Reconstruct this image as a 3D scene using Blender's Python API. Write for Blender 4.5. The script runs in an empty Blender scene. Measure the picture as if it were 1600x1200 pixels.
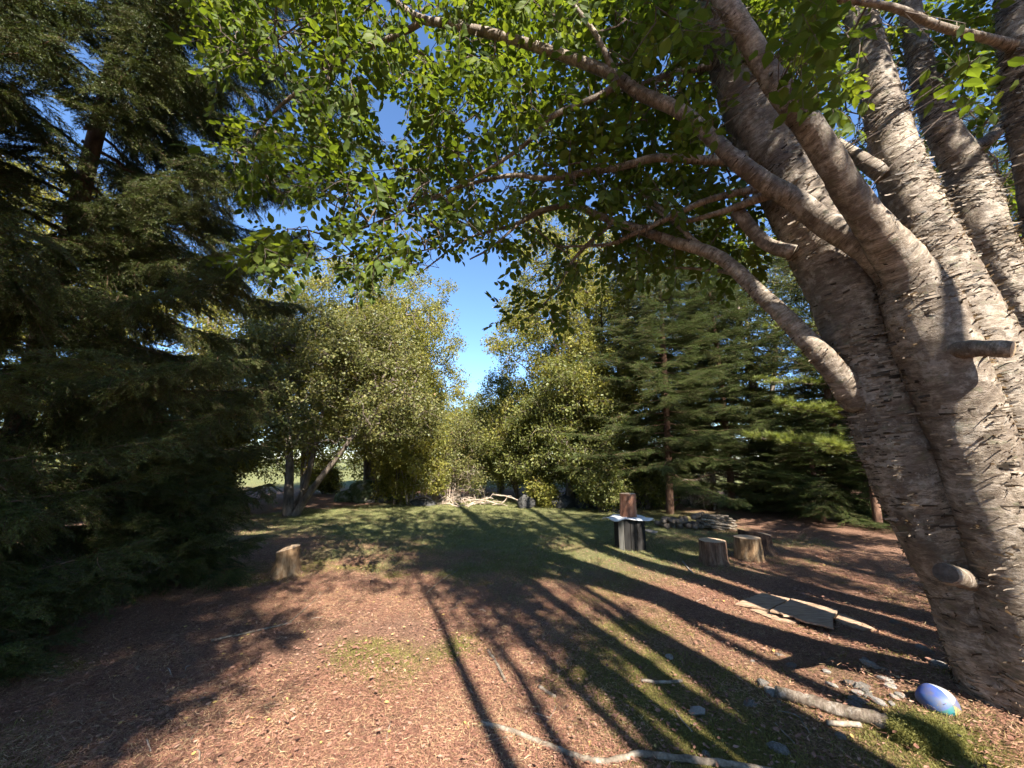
import bpy, math
import numpy as np

# ------------------------------------------------------------------ camera, sky, sun, exposure
S = bpy.context.scene
COL = S.collection
PITCH = math.radians(11.0); CAMH = 1.5; FPX = 600.0
cam_d = bpy.data.cameras.new("camera"); cam = bpy.data.objects.new("camera", cam_d); COL.objects.link(cam)
cam_d.sensor_width = 36.0; cam_d.lens = 36.0 * FPX / 1600.0
cam_d.clip_start = 0.05; cam_d.clip_end = 3000
cam.location = (0, 0, CAMH); cam.rotation_euler = (math.pi / 2 + PITCH, 0, 0)
S.camera = cam

SUN_EL = math.radians(41.0)
SH_AZ = math.radians(20.0)                      # shadows fall away from the camera, this much to its left
SUN_FROM = np.array([math.sin(SH_AZ) * math.cos(SUN_EL), -math.cos(SH_AZ) * math.cos(SUN_EL), math.sin(SUN_EL)])
W = bpy.data.worlds.new("World"); S.world = W; W.use_nodes = True
wn = W.node_tree
for n in list(wn.nodes): wn.nodes.remove(n)
sky = wn.nodes.new("ShaderNodeTexSky"); sky.sky_type = 'NISHITA'; sky.sun_disc = False
sky.sun_elevation = SUN_EL; sky.sun_rotation = math.atan2(SUN_FROM[0], SUN_FROM[1])
sky.altitude = 50; sky.air_density = 1.0; sky.dust_density = 0.0; sky.ozone_density = 7.0
bg = wn.nodes.new("ShaderNodeBackground"); bg.inputs[1].default_value = 0.078
wo = wn.nodes.new("ShaderNodeOutputWorld")
wn.links.new(sky.outputs[0], bg.inputs[0]); wn.links.new(bg.outputs[0], wo.inputs[0])
sd = bpy.data.lights.new("sun", 'SUN'); sd.energy = 5.0; sd.angle = math.radians(0.55); sd.color = (1.0, 0.93, 0.82)
sun = bpy.data.objects.new("sun", sd); COL.objects.link(sun)
from mathutils import Vector
sun.rotation_euler = Vector(tuple(SUN_FROM)).to_track_quat('Z', 'Y').to_euler()
S.view_settings.view_transform = 'Standard'; S.view_settings.look = 'None'
S.view_settings.exposure = 2.05; S.view_settings.gamma = 1.0
S.render.engine = 'CYCLES'
cy = S.cycles
cy.max_bounces = 4; cy.diffuse_bounces = 2; cy.glossy_bounces = 1; cy.transmission_bounces = 2; cy.transparent_max_bounces = 4
cy.caustics_reflective = False; cy.caustics_refractive = False
cy.use_denoising = True
cy.use_adaptive_sampling = True; cy.adaptive_threshold = 0.03

# ------------------------------------------------------------------ helpers
rg = np.random.default_rng(7)
cp, sp_ = math.cos(PITCH), math.sin(PITCH)

def pix(px, py, t):
    """point at axial distance t along the ray through a photo pixel"""
    u = (px - 800) / FPX; v = -(py - 600) / FPX
    return np.array([u * t, (cp - v * sp_) * t, CAMH + (v * cp + sp_) * t])

def gpix(px, py, z=0.0):
    u = (px - 800) / FPX; v = -(py - 600) / FPX
    t = (z - CAMH) / (v * cp + sp_)
    return np.array([u * t, (cp - v * sp_) * t, z])

def project(P):
    d = P[:, 1] * cp + (P[:, 2] - CAMH) * sp_
    up = (P[:, 2] - CAMH) * cp - P[:, 1] * sp_
    d = np.where(d < 0.05, 0.05, d)
    return 800 + FPX * P[:, 0] / d, 600 - FPX * up / d

def vnoise(P, seed=0):
    """cheap smooth value noise on (n,3) points, about -1..1"""
    P = np.asarray(P, float); i = np.floor(P).astype(np.int64); f = P - i; f = f * f * (3 - 2 * f)
    def h(a, b, c):
        n = (a * 374761393 + b * 668265263 + c * 1274126177 + seed * 9176731) & 0x7fffffff
        n = ((n ^ (n >> 13)) * 1274126177) & 0x7fffffff
        return ((n ^ (n >> 16)) & 0xffff) / 32767.5 - 1
    r = 0
    for dx in (0, 1):
        for dy in (0, 1):
            for dz in (0, 1):
                w = (f[:, 0] if dx else 1 - f[:, 0]) * (f[:, 1] if dy else 1 - f[:, 1]) * (f[:, 2] if dz else 1 - f[:, 2])
                r = r + w * h(i[:, 0] + dx, i[:, 1] + dy, i[:, 2] + dz)
    return r

def gz(x, y):
    x = np.atleast_1d(np.asarray(x, float)); y = np.atleast_1d(np.asarray(y, float))
    P = np.stack([x, y, 0 * x], 1)
    z = 0.035 * vnoise(P * 0.45, 3) + 0.015 * vnoise(P * 1.3, 4) + 0.006 * vnoise(P * 4.0, 5)
    z = z + 0.16 * np.exp(-((x - 2.75) ** 2 + (y - 2.55) ** 2) / 0.55)      # root flare of the birch
    z = z + 0.10 * np.exp(-((x + 4.4) ** 2 + (y - 3.9) ** 2) / 1.2)
    return z

def ground_at(px, py):
    p = gpix(px, py)
    for _ in range(3): p = gpix(px, py, gz(p[0], p[1])[0])
    return p

def nrm(a):
    return a / np.maximum(np.linalg.norm(a, axis=-1, keepdims=True), 1e-9)

def empty(name, loc, label, cat, group=None, rz=0):
    o = bpy.data.objects.new(name, None); COL.objects.link(o); o.location = tuple(loc); o.rotation_euler = (0, 0, rz)
    o.empty_display_size = 0.2
    o["label"] = label; o["category"] = cat
    if group: o["group"] = group
    return o

def tag(o, label, cat, group=None, kind=None):
    if label: o["label"] = label
    if cat: o["category"] = cat
    if group: o["group"] = group
    if kind: o["kind"] = kind
    return o

def meshdata(name, V, F, mat, rnd=None, uv=None, smooth=False, origin=(0, 0, 0)):
    V = np.asarray(V, np.float32) - np.asarray(origin, np.float32)
    groups = F if isinstance(F, list) else [F]
    groups = [np.asarray(g, np.int32) for g in groups if len(g)]
    me = bpy.data.meshes.new(name)
    me.vertices.add(len(V)); me.vertices.foreach_set("co", V.ravel())
    idx = np.concatenate([g.ravel() for g in groups])
    cnt = np.concatenate([np.full(len(g), g.shape[1], np.int32) for g in groups])
    st = np.concatenate([[0], np.cumsum(cnt)[:-1]]).astype(np.int32)
    me.loops.add(len(idx)); me.loops.foreach_set("vertex_index", idx)
    me.polygons.add(len(cnt)); me.polygons.foreach_set("loop_start", st)
    me.polygons.foreach_set("use_smooth", np.full(len(cnt), smooth, bool))
    if rnd is not None:
        a = me.attributes.new("rnd", 'FLOAT', 'POINT'); a.data.foreach_set("value", np.asarray(rnd, np.float32))
    if uv is not None:
        a = me.attributes.new("buv", 'FLOAT_VECTOR', 'POINT')
        a.data.foreach_set("vector", np.asarray(uv, np.float32).ravel())
    me.update(calc_edges=True); me.validate()
    if mat is not None: me.materials.append(mat)
    return me

def mesh(name, V, F, mat, parent=None, rnd=None, uv=None, smooth=False, loc=None, kind=None):
    """verts in world space; object sits at its parent's (unrotated) origin or at loc"""
    org = np.array(parent_origin(parent)) if parent is not None else (np.zeros(3) if loc is None else np.asarray(loc, float))
    me = meshdata(name, V, F, mat, rnd, uv, smooth, org)
    o = bpy.data.objects.new(name, me); COL.objects.link(o)
    if parent is not None: o.parent = parent
    else: o.location = tuple(org)
    if kind: o["kind"] = kind
    return o

def parent_origin(p):
    l = np.array(p.location)
    while p.parent is not None:
        p = p.parent; l = l + np.array(p.location)
    return l

def spline(pts, n):
    """Catmull-Rom through pts (k,d) -> (n,d)"""
    P = np.asarray(pts, float); k = len(P)
    if k == 2: return P[0] + (P[1] - P[0]) * np.linspace(0, 1, n)[:, None]
    E = np.vstack([2 * P[0] - P[1], P, 2 * P[-1] - P[-2]])
    t = np.linspace(0, k - 1 - 1e-9, n); i = t.astype(int); f = (t - i)[:, None]
    a, b, c, d = E[i], E[i + 1], E[i + 2], E[i + 3]
    return 0.5 * (2 * b + (c - a) * f + (2 * a - 5 * b + 4 * c - d) * f ** 2 + (3 * b - a - 3 * c + d) * f ** 3)

def frames(C):
    T = nrm(np.gradient(C, axis=0)); A = np.zeros_like(C); ref = np.array([0.3, 0.9, 0.2])
    a = ref - T[0] * ref.dot(T[0]); a /= np.linalg.norm(a)
    for i in range(len(C)):
        a = a - T[i] * a.dot(T[i]); a /= np.linalg.norm(a); A[i] = a
    return T, A, np.cross(T, A)

def tube(C, R, sides, bump=0.0, freq=6.0, seed=0, cap=True, flare=None):
    C = np.asarray(C, float); R = np.asarray(R, float); n = len(C)
    T, A, B = frames(C)
    th = np.linspace(0, 2 * math.pi, sides, endpoint=False)
    D = A[:, None] * np.cos(th)[None, :, None] + B[:, None] * np.sin(th)[None, :, None]
    rr = np.repeat(R[:, None], sides, 1)
    if bump:
        Q = (C[:, None] + D * R[:, None, None]).reshape(-1, 3)
        nn = vnoise(Q * freq, seed) * 0.6 + vnoise(Q * freq * 2.7, seed + 1) * 0.3 + vnoise(Q * freq * np.array([6, 6, 9.0]), seed + 2) * 0.22
        rr = rr * (1 + bump * nn.reshape(n, sides))
    if flare is not None: rr = rr * flare(th, n)
    V = (C[:, None] + D * rr[:, :, None]).reshape(-1, 3)
    s = np.concatenate([[0], np.cumsum(np.linalg.norm(np.diff(C, axis=0), axis=1))])
    UV = np.stack([np.repeat(np.cos(th)[None], n, 0) * R.mean(), np.repeat(np.sin(th)[None], n, 0) * R.mean(), np.repeat(s[:, None], sides, 1)], -1).reshape(-1, 3)
    i = np.arange(n - 1)[:, None] * sides; j = np.arange(sides)[None]; j2 = (j + 1) % sides
    Fq = np.stack([i + j, i + j2, i + sides + j2, i + sides + j], -1).reshape(-1, 4)
    Fs = [Fq]
    if cap:
        V = np.vstack([V, C[0], C[-1]]); UV = np.vstack([UV, [0, 0, 0], [0, 0, s[-1]]])
        a, b = n * sides, n * sides + 1; jj = np.arange(sides); j2 = (jj + 1) % sides
        Fs.append(np.stack([np.full(sides, a), j2, jj], 1)); Fs.append(np.stack([np.full(sides, b), (n - 1) * sides + jj, (n - 1) * sides + j2], 1))
    return V, Fs, UV

def merge(parts):
    """[(V,[F..],UV)] -> one"""
    Vs, Fq, Ft, Us, o = [], [], [], [], 0
    for V, Fs, U in parts:
        Vs.append(V); Us.append(U)
        for f in (Fs if isinstance(Fs, list) else [Fs]):
            (Fq if f.shape[1] == 4 else Ft).append(f + o)
        o += len(V)
    F = []
    if Fq: F.append(np.vstack(Fq))
    if Ft: F.append(np.vstack(Ft))
    return np.vstack(Vs), F, np.vstack(Us)

def segs(P0, P1, R0, R1, sides=3):
    """many thin straight twigs as one mesh"""
    n = len(P0); T = nrm(P1 - P0); ref = np.where(np.abs(T[:, 2:3]) > .9, np.array([[1., 0, 0]]), np.array([[0, 0, 1.]]))
    A = nrm(np.cross(T, ref)); B = np.cross(T, A); th = np.arange(sides) * 2 * math.pi / sides
    D = A[:, None] * np.cos(th)[None, :, None] + B[:, None] * np.sin(th)[None, :, None]
    V = np.concatenate([P0[:, None] + D * np.asarray(R0)[:, None, None], P1[:, None] + D * np.asarray(R1)[:, None, None]], 1).reshape(-1, 3)
    b = np.arange(n)[:, None] * 2 * sides; j = np.arange(sides)[None]; j2 = (j + 1) % sides
    F = np.stack([b + j, b + j2, b + sides + j2, b + sides + j], -1).reshape(-1, 4)
    return V, [F], np.repeat(np.stack([P0, P1], 1), sides, 1).reshape(-1, 3)

LEAF6 = (np.array([[0, 0, 0], [.22, .22, .05], [.55, .25, .05], [1, 0, -.06], [.55, -.25, .05], [.22, -.22, .05], [.55, 0, 0], [.22, 0, 0]]),
         np.array([[0, 7, 1], [7, 6, 2], [7, 2, 1], [6, 3, 2], [0, 5, 7], [7, 4, 6], [7, 5, 4], [6, 4, 3]]))
LEAF2 = (np.array([[0, 0, 0], [.45, .3, .06], [1, 0, -.03], [.45, -.3, .06]]), np.array([[0, 2, 1], [0, 3, 2]]))
LITTER = (np.array([[0, 0, 0.0], [.3, .26, .07], [.7, .2, .03], [1, 0, .10], [.65, -.22, .06], [.25, -.24, .02], [.5, 0, -.02]]),
          np.array([[0, 6, 1], [1, 6, 2], [2, 6, 3], [3, 6, 4], [4, 6, 5], [5, 6, 0]]))
NEEDLE = (np.array([[0, .5, 0], [0, -.5, 0], [1, 0, 0]]), np.array([[0, 1, 2]]))

def place(tpl, P, D, Nn, L, Wd, rnd):
    """copies of a flat template: x along D, y across, z about Nn"""
    D = nrm(D); Y = nrm(np.cross(Nn, D)); Z = np.cross(D, Y); v, f = tpl; k = len(v); n = len(P)
    L = np.broadcast_to(L, (n,)); Wd = np.broadcast_to(Wd, (n,))
    V = P[:, None] + D[:, None] * (v[None, :, 0:1] * L[:, None, None]) + Y[:, None] * (v[None, :, 1:2] * Wd[:, None, None]) + Z[:, None] * (v[None, :, 2:3] * L[:, None, None])
    F = (np.arange(n) * k)[:, None, None] + f[None]
    return V.reshape(-1, 3), F.reshape(-1, f.shape[1]), np.repeat(rnd, k)

def rdir(n, r=rg):
    return nrm(r.normal(size=(n, 3)))

def grow(skel, att, r):
    """greedy nearest attachment -> P0,P1,R0,R1 of twigs. skel (k,3)"""
    d0 = np.sqrt(((att[:, None] - skel[None]) ** 2).sum(-1)).min(1); order = np.argsort(d0)
    maxn = len(skel) + 3 * len(att) + 10
    N = np.zeros((maxn, 3)); par = np.full(maxn, -1); k = len(skel); N[:k] = skel; ns = k
    for a in order:
        p = att[a]; d = ((N[:k] - p) ** 2).sum(1); j = int(d.argmin()); q = N[j]; L = math.sqrt(d[j])
        if L > 0.35 and k < maxn - 3:
            m = q + (p - q) * 0.5 + r.normal(size=3) * L * 0.07 + np.array([0, 0, L * .05])
            N[k] = m; par[k] = j; j = k; k += 1
        N[k] = p; par[k] = j; k += 1
    w = np.zeros(k); w[ns:] = 1.0
    for i in range(k - 1, ns - 1, -1):
        if par[i] >= ns: w[par[i]] += w[i]
    i = np.arange(ns, k); return N[par[i]], N[i], w[i], par[i], ns

# ------------------------------------------------------------------ foliage as geometry-node instances of small sprays
_groups = {}
def proto(name, V, F, mats, rnd=None, midx=None):
    me = meshdata(name, V, F, None, rnd)
    for m in mats: me.materials.append(m)
    if midx is not None: me.polygons.foreach_set("material_index", np.asarray(midx, np.int32))
    return bpy.data.objects.new(name, me)          # never linked to the scene: only instanced

def inst_group(protos):
    key = tuple(p.name for p in protos)
    if key in _groups: return _groups[key]
    ng = bpy.data.node_groups.new("sprays", 'GeometryNodeTree')
    ng.interface.new_socket(name="Geometry", in_out='INPUT', socket_type='NodeSocketGeometry')
    ng.interface.new_socket(name="Geometry", in_out='OUTPUT', socket_type='NodeSocketGeometry')
    gi = ng.nodes.new("NodeGroupInput"); go = ng.nodes.new("NodeGroupOutput"); iop = ng.nodes.new("GeometryNodeInstanceOnPoints")
    jn = ng.nodes.new("GeometryNodeJoinGeometry")
    for p in protos:
        oi = ng.nodes.new("GeometryNodeObjectInfo"); oi.inputs[0].default_value = p; oi.inputs["As Instance"].default_value = True
        ng.links.new(oi.outputs["Geometry"], jn.inputs[0])
    def att(nm, ty):
        a = ng.nodes.new("GeometryNodeInputNamedAttribute"); a.data_type = ty; a.inputs["Name"].default_value = nm; return a.outputs[0]
    er = ng.nodes.new("FunctionNodeEulerToRotation"); ng.links.new(att("rot", 'FLOAT_VECTOR'), er.inputs[0])
    ng.links.new(gi.outputs[0], iop.inputs["Points"]); ng.links.new(jn.outputs[0], iop.inputs["Instance"])
    iop.inputs["Pick Instance"].default_value = True
    ng.links.new(att("idx", 'INT'), iop.inputs["Instance Index"]); ng.links.new(er.outputs[0], iop.inputs["Rotation"]); ng.links.new(att("scl", 'FLOAT_VECTOR'), iop.inputs["Scale"])
    ng.links.new(iop.outputs[0], go.inputs[0])
    _groups[key] = ng; return ng

def inst(name, protos, P, D, Nn, scl, parent=None, r=None, kind="stuff"):
    r = r or rg; n = len(P); org = parent_origin(parent) if parent is not None else np.zeros(3)
    D = nrm(D); Y = nrm(np.cross(Nn, D)); Z = np.cross(D, Y)
    rot = np.stack([np.arctan2(Y[:, 2], Z[:, 2]), -np.arcsin(np.clip(D[:, 2], -1, 1)), np.arctan2(D[:, 1], D[:, 0])], 1)
    me = bpy.data.meshes.new(name); me.vertices.add(n); me.vertices.foreach_set("co", (P - org).astype(np.float32).ravel())
    a = me.attributes.new("rot", 'FLOAT_VECTOR', 'POINT'); a.data.foreach_set("vector", rot.astype(np.float32).ravel())
    scl = np.asarray(scl, float); scl = np.repeat(np.broadcast_to(scl, (n,))[:, None], 3, 1) if scl.ndim < 2 else scl
    a = me.attributes.new("scl", 'FLOAT_VECTOR', 'POINT'); a.data.foreach_set("vector", scl.astype(np.float32).ravel())
    a = me.attributes.new("idx", 'INT', 'POINT'); a.data.foreach_set("value", r.integers(0, len(protos), n).astype(np.int32))
    o = bpy.data.objects.new(name, me); COL.objects.link(o)
    if parent is not None: o.parent = parent
    md = o.modifiers.new("sprays", 'NODES'); md.node_group = inst_group(protos)
    if kind: o["kind"] = kind
    return o

# ------------------------------------------------------------------ materials
def new_mat(name):
    m = bpy.data.materials.new(name); m.use_nodes = True; nt = m.node_tree
    for n in list(nt.nodes): nt.nodes.remove(n)
    return m, nt

def nd(nt, t, **kw):
    n = nt.nodes.new(t)
    for k, v in kw.items():
        if k.startswith("i_"):
            key = k[2:]; key = int(key) if key.isdigit() else key.replace("_", " ")
            if hasattr(v, "links") or isinstance(v, bpy.types.NodeSocket): nt.links.new(v, n.inputs[key])
            else: n.inputs[key].default_value = v
        else: setattr(n, k, v)
    return n

def ramp(nt, fac, stops, interp='LINEAR'):
    n = nt.nodes.new("ShaderNodeValToRGB"); cr = n.color_ramp; cr.interpolation = interp
    while len(cr.elements) < len(stops): cr.elements.new(0.5)
    for e, (p, c) in zip(cr.elements, stops): e.position = p; e.color = (*c, 1) if len(c) == 3 else c
    nt.links.new(fac, n.inputs[0]); return n.outputs[0]

def noise(nt, vec, scale, detail=3, rough=0.6):
    n = nd(nt, "ShaderNodeTexNoise"); n.inputs["Scale"].default_value = scale; n.inputs["Detail"].default_value = detail
    n.inputs["Roughness"].default_value = rough
    if vec is not None: nt.links.new(vec, n.inputs["Vector"])
    return n.outputs[0]

def mixc(nt, fac, a, b, mode='MIX'):
    n = nt.nodes.new("ShaderNodeMix"); n.data_type = 'RGBA'; n.blend_type = mode
    for sock, v in ((n.inputs[0], fac), (n.inputs[6], a), (n.inputs[7], b)):
        if isinstance(v, bpy.types.NodeSocket): nt.links.new(v, sock)
        elif isinstance(v, (int, float)): sock.default_value = v
        else: sock.default_value = (*v, 1)
    return n.outputs[2]

def out(nt, sh):
    o = nt.nodes.new("ShaderNodeOutputMaterial"); nt.links.new(sh, o.inputs[0])

def leaf_mat(name, stops, trans=0.4, tcol=(1.35, 1.25, 0.55), rough=0.45, spec=0.35, vary=0.45):
    m, nt = new_mat(name)
    a = nd(nt, "ShaderNodeAttribute", attribute_name="rnd")
    oi = nd(nt, "ShaderNodeObjectInfo"); ma = nd(nt, "ShaderNodeMath", operation='MULTIPLY_ADD'); nt.links.new(oi.outputs["Random"], ma.inputs[0])
    ma.inputs[1].default_value = vary; ma.inputs[2].default_value = -vary / 2
    ad = nd(nt, "ShaderNodeMath", operation='ADD', use_clamp=True); nt.links.new(ma.outputs[0], ad.inputs[0]); nt.links.new(a.outputs["Fac"], ad.inputs[1])
    c = ramp(nt, ad.outputs[0], stops)
    p = nd(nt, "ShaderNodeBsdfPrincipled"); nt.links.new(c, p.inputs["Base Color"])
    p.inputs["Roughness"].default_value = rough; p.inputs["Specular IOR Level"].default_value = spec
    if trans > 0:
        t = nd(nt, "ShaderNodeBsdfTranslucent")
        nt.links.new(mixc(nt, 1.0, c, tcol, 'MULTIPLY'), t.inputs[0])
        mx = nd(nt, "ShaderNodeMixShader"); mx.inputs[0].default_value = trans
        nt.links.new(p.outputs[0], mx.inputs[1]); nt.links.new(t.outputs[0], mx.inputs[2]); out(nt, mx.outputs[0])
    else: out(nt, p.outputs[0])
    return m

def simple_mat(name, stops, scale=8, rough=0.85, bump=0.4, stretch=(1, 1, 1), rnd=False, spec=0.25, bscale=None, dist=0.01):
    m, nt = new_mat(name)
    tc = nd(nt, "ShaderNodeTexCoord"); mp = nd(nt, "ShaderNodeMapping"); mp.inputs["Scale"].default_value = stretch
    nt.links.new(tc.outputs["Object"], mp.inputs[0])
    f = noise(nt, mp.outputs[0], scale, 5, 0.65)
    if rnd:
        a = nd(nt, "ShaderNodeAttribute", attribute_name="rnd")
        ad = nd(nt, "ShaderNodeMath", operation='MULTIPLY_ADD'); nt.links.new(a.outputs["Fac"], ad.inputs[0]); ad.inputs[1].default_value = .5
        m2 = nd(nt, "ShaderNodeMath", operation='MULTIPLY'); nt.links.new(f, m2.inputs[0]); m2.inputs[1].default_value = .5
        nt.links.new(m2.outputs[0], ad.inputs[2]); f2 = ad.outputs[0]
    else: f2 = f
    c = ramp(nt, f2, stops)
    p = nd(nt, "ShaderNodeBsdfPrincipled"); nt.links.new(c, p.inputs["Base Color"]); p.inputs["Roughness"].default_value = rough
    p.inputs["Specular IOR Level"].default_value = spec
    if bump:
        b = nd(nt, "ShaderNodeBump"); b.inputs["Strength"].default_value = bump; b.inputs["Distance"].default_value = dist
        nt.links.new(noise(nt, mp.outputs[0], bscale or scale * 2.5, 4, 0.7), b.inputs["Height"]); nt.links.new(b.outputs[0], p.inputs["Normal"])
    out(nt, p.outputs[0]); return m

def birch_bark(name):
    m, nt = new_mat(name)
    a = nd(nt, "ShaderNodeAttribute", attribute_name="buv"); tc = nd(nt, "ShaderNodeTexCoord")
    # warp so that the horizontal tears wander
    wn_ = nd(nt, "ShaderNodeTexNoise"); wn_.inputs["Scale"].default_value = 9; wn_.inputs["Detail"].default_value = 3; nt.links.new(tc.outputs["Object"], wn_.inputs["Vector"])
    wv = nd(nt, "ShaderNodeVectorMath", operation='MULTIPLY_ADD'); nt.links.new(wn_.outputs["Color"], wv.inputs[0]); wv.inputs[1].default_value = (.10, .10, .045); nt.links.new(a.outputs["Vector"], wv.inputs[2])
    def lay(sc, detail, rough):
        mp = nd(nt, "ShaderNodeMapping"); mp.inputs["Scale"].default_value = sc; nt.links.new(wv.outputs[0], mp.inputs[0]); return noise(nt, mp.outputs[0], 1.0, detail, rough)
    f1 = lay((10, 10, 26), 7, .8); f2 = noise(nt, tc.outputs["Object"], 4.2, 5, .65); f3 = lay((30, 30, 150), 4, .7); f4 = lay((14, 14, 20), 5, .7)
    c1 = ramp(nt, f1, [(0.28, (.035, .025, .018)), (0.40, (.125, .095, .066)), (0.52, (.29, .235, .178)), (0.68, (.55, .47, .385))])
    c2 = ramp(nt, f3, [(0.35, (.42, .38, .35)), (0.6, (1.0, 1.0, 1.0))])
    c = mixc(nt, 0.75, c1, c2, 'MULTIPLY')
    k = ramp(nt, f2, [(0.44, (0, 0, 0)), (0.56, (1, 1, 1))]); c = mixc(nt, k, c, mixc(nt, .65, c, (.075, .052, .036)))
    k2 = ramp(nt, noise(nt, tc.outputs["Object"], 11, 6, .7), [(0.55, (0, 0, 0)), (0.63, (1, 1, 1))]); c = mixc(nt, k2, c, mixc(nt, .6, c, (.34, .30, .25)))
    lf = ramp(nt, f4, [(0.56, (0, 0, 0)), (0.66, (1, 1, 1))]); c = mixc(nt, lf, c, mixc(nt, .5, c, (.10, .105, .055)))
    p = nd(nt, "ShaderNodeBsdfPrincipled"); nt.links.new(c, p.inputs["Base Color"]); p.inputs["Roughness"].default_value = .6
    p.inputs["Specular IOR Level"].default_value = .3
    ad = nd(nt, "ShaderNodeMath", operation='ADD'); nt.links.new(f1, ad.inputs[0]); nt.links.new(f4, ad.inputs[1])
    b = nd(nt, "ShaderNodeBump"); b.inputs["Strength"].default_value = .8; b.inputs["Distance"].default_value = .012
    nt.links.new(ad.outputs[0], b.inputs["Height"]); nt.links.new(b.outputs[0], p.inputs["Normal"])
    out(nt, p.outputs[0]); return m

def ground_mat():
    m, nt = new_mat("forest_floor")
    tc = nd(nt, "ShaderNodeTexCoord"); O = tc.outputs["Object"]
    g = nd(nt, "ShaderNodeAttribute", attribute_name="grass"); d = nd(nt, "ShaderNodeAttribute", attribute_name="moss")
    fine = noise(nt, O, 55, 6, .75); mid = noise(nt, O, 9, 5, .7); big = noise(nt, O, 1.4, 4, .6)
    needles = ramp(nt, fine, [(0.30, (.045, .028, .022)), (0.46, (.16, .090, .062)), (0.58, (.29, .165, .112)), (0.74, (.46, .31, .215))])
    dirt = ramp(nt, mid, [(0.3, (.07, .044, .030)), (0.55, (.21, .125, .082)), (0.75, (.36, .23, .15))])
    c = mixc(nt, ramp(nt, big, [(.4, (0, 0, 0)), (.62, (1, 1, 1))]), needles, mixc(nt, .5, needles, dirt))
    moss = ramp(nt, fine, [(0.3, (.05, .05, .014)), (0.55, (.16, .145, .04)), (0.75, (.28, .24, .075))])
    c = mixc(nt, d.outputs["Fac"], c, moss)
    grass = ramp(nt, fine, [(0.3, (.055, .065, .028)), (0.55, (.165, .17, .07)), (0.75, (.29, .27, .125))])
    c = mixc(nt, g.outputs["Fac"], c, grass)
    p = nd(nt, "ShaderNodeBsdfPrincipled"); nt.links.new(c, p.inputs["Base Color"]); p.inputs["Roughness"].default_value = .95
    p.inputs["Specular IOR Level"].default_value = .1
    b = nd(nt, "ShaderNodeBump"); b.inputs["Strength"].default_value = 1.0; b.inputs["Distance"].default_value = .03
    ad = nd(nt, "ShaderNodeMath", operation='ADD'); nt.links.new(fine, ad.inputs[0]); nt.links.new(mid, ad.inputs[1])
    nt.links.new(ad.outputs[0], b.inputs["Height"]); nt.links.new(b.outputs[0], p.inputs["Normal"])
    out(nt, p.outputs[0]); return m

M_GROUND = ground_mat()
M_BIRCH = birch_bark("birch_bark")
M_PEEL = leaf_mat("birch_peel", [(0, (.035, .026, .018)), (.3, (.10, .075, .052)), (.6, (.20, .155, .112)), (.88, (.34, .28, .215)), (1, (.58, .51, .43))], .25, (1.1, .9, .6), .6)
M_BLEAF = leaf_mat("birch_leaf", [(0, (.045, .07, .015)), (.5, (.085, .125, .024)), (.9, (.15, .185, .034)), (1, (.28, .22, .04))], .5, (1.55, 1.45, .5), .55, .2)
M_YLEAF = leaf_mat("maple_leaf", [(0, (.075, .095, .02)), (.5, (.21, .21, .045)), (.92, (.34, .30, .07)), (1, (.44, .30, .09))], .48)
M_GLEAF = leaf_mat("alder_leaf", [(0, (.05, .07, .02)), (.5, (.15, .165, .042)), (.95, (.25, .24, .075)), (1, (.36, .26, .1))], .45)
M_OLEAF = leaf_mat("apple_leaf", [(0, (.05, .065, .02)), (.5, (.145, .15, .045)), (.93, (.24, .22, .08)), (1, (.34, .21, .1))], .42)
M_SPRUCE = leaf_mat("spruce_needle", [(0, (.022, .038, .010)), (.5, (.06, .085, .02)), (.9, (.13, .155, .035)), (1, (.17, .19, .05))], .2, rough=.45)
M_FIR = leaf_mat("fir_needle", [(0, (.028, .048, .015)), (.6, (.075, .11, .028)), (1, (.17, .20, .05))], .2, rough=.5, spec=.2)
M_PINE = leaf_mat("pine_needle", [(0, (.13, .17, .04)), (.6, (.24, .28, .075)), (1, (.36, .38, .13))], .35, rough=.45)
M_TWIG = simple_mat("twig_bark", [(.3, (.05, .035, .028)), (.6, (.13, .10, .08)), (.8, (.26, .23, .2))], 14, .85, .5)
M_BARK = simple_mat("grey_bark", [(.3, (.05, .04, .032)), (.55, (.15, .12, .095)), (.78, (.30, .26, .21))], 9, .9, .8, (1, 1, .35), dist=.02)
M_RBARK = simple_mat("spruce_bark", [(.3, (.055, .03, .02)), (.55, (.16, .09, .06)), (.78, (.28, .19, .14))], 12, .9, .8, (1, 1, .5), dist=.02)
M_STWIG = simple_mat('spruce_twig', [(.3, (.03, .022, .012)), (.7, (.08, .055, .03))], 14, .85, 0)
M_DEAD = simple_mat("dead_wood", [(.3, (.16, .12, .09)), (.55, (.34, .27, .21)), (.78, (.52, .45, .37))], 10, .85, .4, (1, 1, .4))
M_STICK = simple_mat("weathered_stick", [(.3, (.06, .048, .036)), (.5, (.17, .135, .10)), (.7, (.33, .28, .22))], 22, .8, .5)

def cat_mesh(parts):
    """[(V,F,rnd,matindex)] -> V, [F3, F4], rnd, midx (faces ordered tri then quad)"""
    Vs, R, T, Q, mt, mq, o = [], [], [], [], [], [], 0
    for V, F, rn, mi in parts:
        for f in (F if isinstance(F, list) else [F]):
            (T if f.shape[1] == 3 else Q).append(f + o); (mt if f.shape[1] == 3 else mq).append(np.full(len(f), mi))
        Vs.append(V); R.append(np.broadcast_to(rn, (len(V),))); o += len(V)
    F = ([np.vstack(T)] if T else []) + ([np.vstack(Q)] if Q else [])
    return np.vstack(Vs), F, np.concatenate(R), np.concatenate(mt + mq)

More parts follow.
